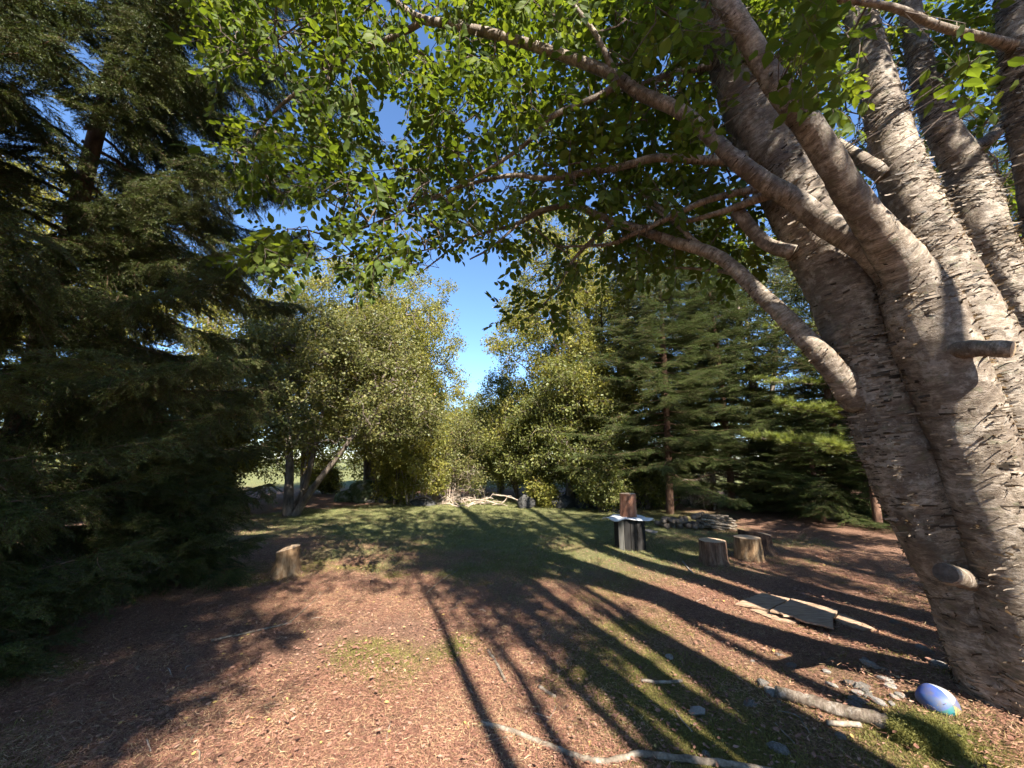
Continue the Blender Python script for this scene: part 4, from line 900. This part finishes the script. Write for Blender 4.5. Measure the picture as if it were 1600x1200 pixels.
def stump(name, label, base, h, r0, seed, mat, tilt=(0, 0), flare=1.12, lobes=.06, notch=0, cat="stump", z=None, group=None):
    b = np.array(base, float); b[2] = gz(b[0], b[1])[0] if z is None else z
    t = empty(name, b, label, cat, group); sd = 40; zs = np.concatenate([[-.04], np.linspace(0, 1, 12) * h]); th = np.linspace(0, 2 * math.pi, sd, endpoint=False); V = []
    for zz in zs:
        f = max(0, zz) / h; rr = r0 * (flare + (1 - flare) * min(1, f * 2.2) ** .6) * (1 + lobes * np.sin(th * 5 + seed) * (1 - f) + lobes * .5 * np.sin(th * 3 + 2 * seed))
        q = np.stack([np.cos(th), np.sin(th), np.full(sd, zz * 2)], 1); rr = rr * (1 + .05 * vnoise(q * 3.5, seed) + .035 * vnoise(np.stack([np.cos(th) * 9, np.sin(th) * 9, np.full(sd, zz * 5)], 1), seed + 1))
        zt = zz + (f ** 3) * (tilt[0] * np.cos(th) + tilt[1] * np.sin(th)) * r0 + (f > .99) * notch * np.clip(np.cos(th - 3.6) + .2, 0, 1)
        V.append(np.stack([rr * np.cos(th), rr * np.sin(th), zt], 1))
    V = np.array(V); n = len(zs); i = np.arange(n - 1)[:, None] * sd; j = np.arange(sd)[None]; j2 = (j + 1) % sd
    mesh("bark", V.reshape(-1, 3) + b, np.stack([i + j, i + j2, i + sd + j2, i + sd + j], -1).reshape(-1, 4), mat, t, smooth=True)
    rim = V[-1]; rings = [rim * np.array([1, 1, 1]) + 0]
    for q in (.93, .6, .3): rings.append(np.column_stack([rim[:, :2] * q, rim[:, 2] * 1.0 + .004 - (notch * np.clip(np.cos(th - 3.6) + .2, 0, 1))]))
    top = np.vstack(rings + [np.array([[0, 0, h + .004]])]); K = 4; i = np.arange(K - 1)[:, None] * sd
    mesh("cut_top", top + b, [np.stack([i + j, i + j2, i + sd + j2, i + sd + j], -1).reshape(-1, 4), np.stack([(K - 1) * sd + np.arange(sd), (K - 1) * sd + (np.arange(sd) + 1) % sd, np.full(sd, K * sd)], 1)], M_RING, t)
    return t
def ax_t(p): return p[1] * cp + (p[2] - CAMH) * sp_
def px_m(p, n): return n * ax_t(p) / FPX
p1, p2, p3, p4 = ground_at(1116, 880), ground_at(1171, 874), ground_at(1183, 862), ground_at(446, 897)
stump("tree_stump", "shaggy-barked sawn stump with a pale round top beside the taller dark stump pair", p1, px_m(p1, 34), px_m(p1, 19), 1, M_SBARK)
stump("tree_stump", "smooth brown sawn stump with a pale top in front of the dark notched stump", p2, px_m(p2, 33), px_m(p2, 19), 2, M_SBARK2, lobes=.03)
stump("tree_stump", "dark stump with a raised broken rim behind the two pale-topped stumps", p3, px_m(p3, 26), px_m(p3, 22), 3, M_DSTUMP, notch=.07, flare=1.25)
st4 = stump("tree_stump", "lone weathered stump with flared roots on the left of the grass", p4, px_m(p4, 38), px_m(p4, 16), 4, M_SBARK2, tilt=(.25, .1), flare=1.45, lobes=.16)

pb_ = ground_at(985, 855); hb = px_m(pb_, 45); wb = px_m(pb_, 23); pb_[2] = gz(pb_[0], pb_[1])[0]
M_BLACK = simple_mat("black_board", [(.3, (.012, .011, .010)), (.6, (.022, .020, .019)), (.8, (.05, .046, .042))], 7, .8, .6, (4, 4, .4))  # black boards, pale tones lowered to carry the shade on the front
M_LITB = simple_mat("lit_board", [(.3, (.08, .075, .065)), (.6, (.19, .18, .16)), (.8, (.32, .30, .28))], 7, .85, .6, (4, 4, .4))  # paler copy of the boards: sunlight on one plank put into its colour
blk = empty("plank_block", pb_, "black upright-plank block standing on the grass under a white sheet", "block")
V, F, U = tube(np.array([[0, 0, z] for z in np.linspace(-.03, hb - .03, 6)]) + pb_, np.full(6, wb * .86), 24, .02, 8, 3); mesh("core", V, F, M_BLACK, blk)
def box(c, ex, ey, ez, sx, sy, sz, jit=0, r=rg):
    v = np.array([[a, b, d] for a in (-.5, .5) for b in (-.5, .5) for d in (-.5, .5)]) * np.array([sx, sy, sz])
    if jit: v = v + r.normal(size=v.shape) * jit
    V = np.asarray(c) + v[:, :1] * np.asarray(ex) + v[:, 1:2] * np.asarray(ey) + v[:, 2:] * np.asarray(ez)
    return V, np.array([[0, 1, 3, 2], [4, 6, 7, 5], [0, 4, 5, 1], [2, 3, 7, 6], [0, 2, 6, 4], [1, 5, 7, 3]])
for k in range(15):
    a = k / 15 * 2 * math.pi + .1; e = np.array([math.cos(a), math.sin(a), 0]); tn = np.array([-e[1], e[0], 0]); w = 2 * math.pi * wb / 15 * .93; h = hb * rg.uniform(.95, 1.0)
    V, F = box(pb_ + e * wb * .93 + np.array([0, 0, h / 2 - .01]), e, tn, [0, 0, 1.], wb * .16, w, h, .002)
    mesh("plank", V, F, M_LITB if k == 9 else M_BLACK, blk)
# the white sheet on it
M_WHITE = simple_mat("white_sheet", [(.3, (.52, .52, .52)), (.7, (.78, .78, .77))], 6, .6, .2)
n = 36; q = np.array([(px, py) for px, py in ()])
th = np.linspace(0, 2 * math.pi, 48, endpoint=False); rr = wb * (1.45 + .26 * np.cos(2 * th + .2) + .10 * np.sin(7 * th) + .07 * np.sin(4 * th + 1)); V = [np.array([[0, 0, hb + .012]])]
for f in (.35, .7, .85, 1.0):
    ed = np.clip(rr * f - wb * .98, 0, 9); V.append(np.stack([rr * f * np.cos(th), rr * f * np.sin(th), hb + .012 + .006 * np.sin(5 * th) * f - ed * (.22 + .22 * np.sin(5 * th + .5))], 1))
V = np.vstack(V) + pb_; j = np.arange(48); j2 = (j + 1) % 48; F4 = np.vstack([np.stack([1 + 48 * k + j, 1 + 48 * (k + 1) + j, 1 + 48 * (k + 1) + j2, 1 + 48 * k + j2], 1) for k in range(3)]); F3 = np.stack([np.zeros(48, int), 1 + j, 1 + j2], 1)
sh = mesh("white_sheet", V, [F4, F3], M_WHITE, loc=pb_ + np.array([0, 0, hb]), smooth=True); tag(sh, "ragged white sheet draped over the black plank block", "sheet")
sm = sh.modifiers.new("thickness", 'SOLIDIFY'); sm.thickness = .006
stump("log_round", "short reddish log round set upright on the white sheet", pb_ + np.array([px_m(pb_, 0), 0, 0]), px_m(pb_, 32), px_m(pb_, 12.5), 6, M_RED, flare=1.02, lobes=.02, cat="log", z=pb_[2] + hb + .058 - .015)

# ------------------------------------------------------------------ wood pile, brush, sticks
def stick(name, label, cat, pts, r0, r1, mat, group=None, sides=9, bump=.12, fork=0, seed=0, res=.06):
    p = np.array(pts, float); L = np.linalg.norm(np.diff(p, axis=0), axis=1).sum(); C = spline(p, max(6, int(L / res))); C[1:-1] += np.random.default_rng(seed).normal(size=C[1:-1].shape) * r0 * .12
    V, F, U = tube(C, np.linspace(r0, r1, len(C)), sides, bump, 20, seed)
    o = mesh(name, V, F, mat, loc=C[0], smooth=True, uv=U); tag(o, label, cat, group)
    return o
rw = np.random.default_rng(55)
wp = ground_at(1120, 826); wp[2] = gz(wp[0], wp[1])[0]
for k in range(34):
    lay = k // 8; c = wp + np.array([rw.normal() * .05, (k % 8 - 3.5) * .055 + lay * .03, .035 + lay * .058 + rw.normal() * .008]); L = rw.uniform(.32, .5) * (1 - .1 * lay); a = rw.normal() * .22 + .1; d = np.array([math.cos(a), math.sin(a), rw.normal() * .07 - .12])
    stick("split_stick", "thin grey split stick in the low stack behind the stumps" if k % 3 else "thin dark-barked stick in the low stack behind the stumps", "stick", [c - d * L, c + d * L * .1 + rw.normal(size=3) * .008, c + d * L], .024 * rw.uniform(.7, 1.3), .019, M_STICK if k % 3 else M_BARK, "sticks stacked behind the stumps", 6, .1, seed=k, res=.25)
wl = ground_at(1062, 824); wl[2] = gz(wl[0], wl[1])[0]
for k in range(14):
    lay = 0 if k < 7 else 1 if k < 12 else 2; c = wl + np.array([(k % 7 - 3) * .13 + lay * .05 + rw.normal() * .02, rw.normal() * .06, .06 + lay * .10]); a = rw.uniform(.7, 2.2); d = np.array([math.cos(a), math.sin(a), rw.normal() * .04])
    stick("firewood_log", "short dark firewood log in the heap beside the leaning fir trunk", "log", [c - d * .2, c + d * .2], .06 * rw.uniform(.75, 1.1), .055, M_BARK, "dark logs heaped by the wood pile", 10, .1, seed=80 + k, res=.08)
# brush pile of bleached dead branches
for k in range(22):
    b = ground_at(rw.uniform(680, 785), rw.uniform(784, 794)); a = rw.uniform(-.5, math.pi + .5) if k % 3 else rw.normal() * .4 + (math.pi if k % 2 else 0); L = rw.uniform(.5, 1.3); d = np.array([math.cos(a), .35 * math.sin(a), 0]); z = rw.uniform(.03, .25)
    pts = [b + np.array([0, 0, .03]), b + d * L * .35 + np.array([0, 0, z]), b + d * L * .7 + np.array([0, rw.normal() * .1, z + rw.normal() * .1]), b + d * L + np.array([0, 0, z + rw.uniform(-.15, .2)])]
    stick("dead_branch", "bleached bare branch in the brush pile at the far edge of the grass", "branch", pts, .024, .007, M_DEAD, "bleached branches in the brush pile", 7, .12, seed=120 + k, res=.12)
for k, (a, bb) in enumerate((((770, 768), (820, 780)), ((828, 790), (872, 772)), ((826, 776), (862, 786)))):
    p0, p1_ = ground_at(a[0], 790) + np.array([0, 0, .35]), ground_at(bb[0], 792) + np.array([0, 0, .12 if k == 0 else .3 if k == 1 else .05])
    stick("fallen_limb", "pale fallen limb lying across the dark hollow by the brush pile", "branch", [p0, (p0 + p1_) / 2 + np.array([0, 0, .06]), p1_], .03, .018, M_DEAD, "pale limbs in the dark hollow", 8, .1, seed=150 + k, res=.12)
# dead twig thicket
def thicket(px, py, label, R, H, n, seed):
    b = ground_at(px, py); b[2] = gz(b[0], b[1])[0]; r = np.random.default_rng(seed); t = empty("dead_thicket", b, label, "shrub"); sk = []
    for k in range(6):
        a = r.uniform(0, 6.28); q = r.uniform(.1, R * .8); p = np.array([[q * .5 * math.cos(a), q * .5 * math.sin(a), -.05], [q * .7 * math.cos(a), q * .7 * math.sin(a), H * .5], [q * math.cos(a), q * math.sin(a), H * 1.05]]) + b
        C = spline(p, 14); V, F, U = tube(C, np.linspace(.024, .008, 14), 7, .1, 12, seed + k); mesh("stem", V, F, M_DEAD, t, smooth=True); sk.append(C[1:])
    A = b + np.column_stack([r.normal(size=(n, 2)) * R * .6, r.uniform(.05, H, n)]); P0, P1, w, pa, ns = grow(np.vstack(sk), A, r)
    V, F, U = segs(P0, P1, .0028 * w ** .4, .0024 * w ** .4 * .8, 4); mesh("twigs", V, F, M_DEAD, t, kind="stuff")
    m = n * 5; i = r.integers(0, len(P0), m); p = P0[i] + (P1 - P0)[i] * r.random(m)[:, None]; V, F, U = segs(p, p + rdir(m, r) * r.uniform(.08, .35, m)[:, None], np.full(m, .002), np.full(m, .001), 3); mesh("fine_twigs", V, F, M_DEAD, t, kind="stuff")
thicket(1112, 795, "tangled thicket of pale dead twigs behind the wood pile", .55, 1.5, 220, 1)
thicket(1085, 792, "thin dead thicket between the dense fir and the wood pile", .5, 1.1, 140, 2)
thicket(700, 785, "dead twiggy scrub behind the brush pile", .9, 1.3, 260, 3)

# ------------------------------------------------------------------ stones
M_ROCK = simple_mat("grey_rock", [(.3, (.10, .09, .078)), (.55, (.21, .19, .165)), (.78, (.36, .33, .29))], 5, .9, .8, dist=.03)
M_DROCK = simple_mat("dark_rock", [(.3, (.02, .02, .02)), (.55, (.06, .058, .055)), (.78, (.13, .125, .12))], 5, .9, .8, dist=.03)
M_MROCK = simple_mat("mossy_rock", [(.35, (.035, .05, .018)), (.5, (.07, .085, .03)), (.62, (.14, .14, .11)), (.8, (.28, .27, .25))], 3.5, .95, .9, dist=.03)
M_PALE = simple_mat("pale_stone", [(.3, (.14, .125, .11)), (.6, (.27, .245, .215)), (.8, (.42, .385, .34))], 9, .8, .5)
def rock_mesh(name, seed, mat, sub=3):
    import bmesh
    bm = bmesh.new(); bmesh.ops.create_icosphere(bm, subdivisions=sub, radius=1); V = np.array([v.co[:] for v in bm.verts]); F = np.array([[v.index for v in f.verts] for f in bm.faces]); bm.free()
    d = 1 + .28 * vnoise(V * 1.1 + seed, seed) + .16 * vnoise(V * 2.6 + seed, seed + 1) + .06 * vnoise(V * 6 + seed, seed + 2); V = V * d[:, None]
    r = np.random.default_rng(seed)
    for k in range(9):
        nn = rdir(1, r)[0]; c = r.uniform(.62, .85); dd = V @ nn - c; V = V - np.clip(dd, 0, None)[:, None] * nn * .85
    return meshdata(name, V, F, mat, smooth=False)
def rock(name, label, cat, p, s, mesh_, group=None, rz=0.0):
    o = bpy.data.objects.new(name, mesh_); COL.objects.link(o); o.location = (p[0], p[1], gz(p[0], p[1])[0] + s[2] * .30); o.scale = s; o.rotation_euler = (0, 0, rz); tag(o, label, cat, group); return o
bm_ = ground_at(575, 785)
rock("mossy_boulder", "big green mossy boulder at the foot of the maple mound", "boulder", bm_ + np.array([0, .5, 0]), (.95, .7, .72), rock_mesh("mossy_boulder", 3, M_MROCK, 4), rz=.4)
rock("mossy_boulder", "smaller mossy boulder leaning on the left side of the big one", "boulder", bm_ + np.array([-.95, .35, 0]), (.5, .5, .4), rock_mesh("mossy_boulder", 4, M_MROCK, 4))
for k, (dx, s, lab) in enumerate(((.15, .17, "pale broken rock lying against the big mossy boulder"), (.55, .22, "pale upright rock at the right foot of the big mossy boulder"))): rock("rock", lab, "rock", bm_ + np.array([dx, -.12, 0]), (s, s * .8, s * .8), rock_mesh("rock", 6 + k, M_ROCK, 3))
rock("boulder", "low dark boulder at the grass edge left of the brush pile", "boulder", ground_at(660, 790), (.42, .3, .2), rock_mesh("boulder", 9, M_DROCK, 3))
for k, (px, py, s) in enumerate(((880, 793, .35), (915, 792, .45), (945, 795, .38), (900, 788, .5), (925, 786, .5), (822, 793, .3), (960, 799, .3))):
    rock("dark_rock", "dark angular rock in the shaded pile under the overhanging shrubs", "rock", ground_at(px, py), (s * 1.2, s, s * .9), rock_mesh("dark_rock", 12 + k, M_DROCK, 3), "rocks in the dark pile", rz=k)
rock("flat_stone", "flat pale stone on the grass beside the black plank block", "stone", ground_at(1015, 832), (.16, .1, .045), rock_mesh("flat_stone", 30, M_PALE, 3))
PS = [rock_mesh("stone", 40 + k, M_PALE if k % 2 else M_ROCK, 2) for k in range(6)]
for k in range(38):
    if k < 30: px, py = 1165 + 235 * rw.random(), 1020 + 85 * rw.random(); py = max(py, 985 + (px - 1165) * .28)
    else: px, py = rw.uniform(1000, 1430), rw.uniform(1020, 1195)
    p = ground_at(px, py); s = rw.uniform(.014, .042); kw = "pale" if (k % 6) % 2 else "grey"; rock("stone", (f"small {kw} stone on the dirt around the birch-bark log" if k < 30 else f"small {kw} stone half sunk in the litter between the log and the bent branch"), "stone", p, (s * rw.uniform(1, 1.7), s, s * .55), PS[k % 6], ("small stones around the birch-bark log" if k < 30 else "small stones in the litter"), rz=rw.uniform(0, 6))
for k, (px, py) in enumerate(((1398, 974), (1416, 985))): rock("stone", "blue-grey stone lying past the broken plywood", "stone", ground_at(px, py), (.05, .03, .022), PS[0], "blue-grey stones past the plywood", rz=k)
for k, (px, py) in enumerate(((1440, 1015), (1452, 1022), (1470, 1045))): rock("stone", "pinkish stone in the sunlit strip at the birch's foot", "stone", ground_at(px, py), (.045, .04, .032), PS[1 + k], "stones in the sunlit strip", rz=k)

# ------------------------------------------------------------------ sticks on the foreground
def gpath(pts, z): return [ground_at(*p) + np.array([0, 0, z]) for p in pts]
stick("fallen_branch", "long thin bent branch lying across the mossy foreground", "branch", gpath([(752, 1132), (800, 1146), (850, 1166), (900, 1185), (940, 1194), (975, 1188), (1000, 1182), (1060, 1189), (1130, 1197), (1210, 1212)], .012), .013, .017, M_STICK, sides=12, seed=301, res=.03)
stick("fallen_stick", "thin pale straight stick lying in the shade in front of the lone stump", "stick", gpath([(330, 1003), (395, 989), (455, 975)], .012), .009, .007, M_STICK, seed=302, res=.04)
stick("fallen_twig", "thin twig pointing from the straight stick towards the lone stump", "twig", gpath([(453, 974), (480, 950), (520, 915)], .012), .005, .003, M_STICK, seed=303, res=.04)
stick("fallen_twig", "short twig on the shaded grass right of the lone stump", "twig", gpath([(665, 930), (690, 908), (716, 892)], .012), .007, .004, M_STICK, seed=304, res=.04)
stick("fallen_stick", "short grey stick lying between the shadow stripes", "stick", gpath([(1002, 1066), (1035, 1069), (1066, 1067)], .012), .011, .010, M_STICK, seed=305, res=.04)
stick("fallen_stick", "mossy stick pointing towards the camera in the sunny moss", "stick", gpath([(762, 1018), (776, 1040), (790, 1068)], .012), .012, .010, M_STICK, seed=306, res=.04)
stick("fallen_stick", "stubby pale stick beside the sunny moss", "stick", gpath([(842, 1076), (868, 1092)], .012), .012, .010, M_STICK, seed=307, res=.04)
stick("birch_log", "birch-bark log lying on the dirt beside the beach ball", "log", gpath([(1212, 1088), (1265, 1104), (1330, 1122), (1392, 1138)], .03), .032, .036, M_BIRCH, sides=18, seed=308, bump=.08, res=.03)
stick("birch_billet", "small pale billet lying in front of the birch-bark log", "stick", gpath([(1292, 1134), (1346, 1138)], .016), .013, .014, M_STICK, sides=12, seed=309)
stick("white_stick", "little white stick on the dirt in front of the shaggy stump", "stick", gpath([(1067, 879), (1074, 888), (1083, 898)], .015), .012, .010, M_PALE, seed=310)
for k in range(26):
    px, py = rw.uniform(150, 1350), rw.uniform(930, 1190); p = ground_at(px, py); a = rw.uniform(0, 3.14); L = rw.uniform(.06, .2); d = np.array([math.cos(a), math.sin(a), .03])
    stick("twig_bit", "small grey-brown twig lying loose on the forest floor" if k % 2 else "small bleached twig lying loose on the forest floor", "twig", [p + np.array([0, 0, .008]) - d * L / 2, p + rw.normal(size=3) * .008 + np.array([0, 0, .012]), p + d * L / 2 + np.array([0, 0, .008])], .0045, .003, M_STICK if k % 2 else M_DEAD, "loose twigs on the forest floor", 5, .1, seed=330 + k, res=.04)

# ------------------------------------------------------------------ broken plywood
M_PLY = simple_mat("weathered_plywood", [(.3, (.17, .105, .065)), (.5, (.31, .21, .14)), (.72, (.43, .32, .235))], 5, .8, .4, (1.2, 7, 3))
def sheet(name, label, poly, z, th, jag=()):
    P = np.array([gpix(a, b, .02 + z) for a, b in poly]); c = P.mean(0); n = len(P); V = np.vstack([P, P - np.array([0, 0, th])]); i = np.arange(n); i2 = (i + 1) % n
    import bmesh
    bm = bmesh.new(); vs = [bm.verts.new(tuple(v - c)) for v in V]; bm.faces.new(vs[:n]); bm.faces.new(vs[n:][::-1])
    for k in range(n): bm.faces.new((vs[k], vs[n + k], vs[n + (k + 1) % n], vs[(k + 1) % n]))
    bmesh.ops.recalc_face_normals(bm, faces=bm.faces); bmesh.ops.triangulate(bm, faces=bm.faces); me = bpy.data.meshes.new(name); bm.to_mesh(me); bm.free(); me.materials.append(M_PLY)
    o = bpy.data.objects.new(name, me); COL.objects.link(o); o.location = tuple(c); tag(o, label, "plywood"); return o
sheet("plywood_sheet", "weathered plywood sheet, the half pointing towards the stumps", [(1149, 943), (1168, 934), (1192, 926), (1234, 935), (1222, 942), (1212, 946), (1201, 953), (1180, 948)], .035, .014)
sheet("plywood_sheet", "weathered plywood sheet with a jagged torn front edge", [(1203, 954), (1214, 947), (1224, 943), (1237, 935), (1272, 943), (1309, 952), (1306, 960), (1301, 966), (1302, 981), (1280, 975), (1258, 971), (1243, 965), (1240, 962), (1224, 961), (1218, 957)], .055, .014)
sheet("plywood_strip", "narrow torn plywood strip along the front of the two sheets", [(1171, 952), (1185, 952), (1204, 957), (1216, 962), (1236, 966), (1250, 971), (1240, 973), (1205, 966)], .018, .012)
sheet("plywood_offcut", "pointed plywood offcut beside the jagged sheet", [(1304, 968), (1312, 958), (1330, 964), (1367, 982), (1352, 984), (1325, 977)], .02, .014)

# ------------------------------------------------------------------ beach ball and moss clump at the birch's foot
bp = ground_at(1466, 1101); rb = px_m(bp, 25); bp[2] = gz(bp[0], bp[1])[0]
ball = empty("beach_ball", bp, "half-deflated beach ball with white, blue, yellow and teal panels by the birch", "ball")
cols = [(.34, .36, .40), (.035, .07, .26), (.035, .09, .25), (.02, .14, .15), (.32, .29, .09), (.035, .07, .24)]  # panel colours darkened: the shade over the ball is in them
for k in range(6):
    m, nt = new_mat("ball_panel"); p = nd(nt, "ShaderNodeBsdfPrincipled"); p.inputs["Roughness"].default_value = .6; tc = nd(nt, "ShaderNodeTexCoord")
    nt.links.new(mixc(nt, ramp(nt, noise(nt, tc.outputs["Object"], 14, 5), [(.38, (0, 0, 0)), (.62, (.75, .75, .75))]), cols[k], (.12, .10, .07)), p.inputs["Base Color"]); out(nt, p.outputs[0])
    la = np.linspace(0, 2 * math.pi / 6, 9) + k * 2 * math.pi / 6 + .5; ph = np.linspace(.02, math.pi - .02, 17); A_, B_ = np.meshgrid(la, ph, indexing='ij')
    v = np.stack([np.sin(B_) * np.cos(A_), np.sin(B_) * np.sin(A_), np.cos(B_)], -1).reshape(-1, 3); ca, sa = math.cos(1.15), math.sin(1.15); v = np.stack([v[:, 0], v[:, 1] * ca - v[:, 2] * sa, v[:, 1] * sa + v[:, 2] * ca], 1)
    v = v * (1 + .05 * vnoise(v * 1.6, 5))[:, None]; v[:, 2] = np.where(v[:, 2] < 0, v[:, 2] * .55, v[:, 2] * .92); V = v * rb + bp + np.array([0, 0, rb * .12])
    i, j = np.meshgrid(np.arange(8), np.arange(16), indexing='ij'); q = (i * 17 + j).ravel(); mesh("panel", V, np.stack([q, q + 1, q + 18, q + 17], 1), m, ball, smooth=True)

mp_ = ground_at(1450, 1150); mp_[2] = gz(mp_[0], mp_[1])[0]
mc = empty("moss_clump", mp_, "thick green moss cushion at the birch's foot in front of the beach ball", "moss")
rk = rock_mesh("mound", 77, M_MOSS, 4); o = bpy.data.objects.new("mound", rk); COL.objects.link(o); o.parent = mc; o.scale = (.18, .13, .05); o.location = (0, 0, .0)
n = 900; d = rdir(n); d[:, 2] = np.abs(d[:, 2]); P = mp_ + d * np.array([.18, .13, .05]) * .96; q_ = rg.normal(size=(500, 2)) * np.array([.19, .13]) + mp_[:2]; P = np.vstack([P, np.column_stack([q_, gz(q_[:, 0], q_[:, 1])])]); d = np.vstack([d, nrm(np.array([0, 0, 1.]) + rg.normal(size=(500, 3)) * .1)]); n += 500
mo_pr = [floor_proto("moss_tuft", 90 + k, "moss") for k in range(3)]
inst("moss_tufts", mo_pr, P, nrm(np.cross(d, rdir(n))), d, rg.uniform(.45, .8, n), mc)
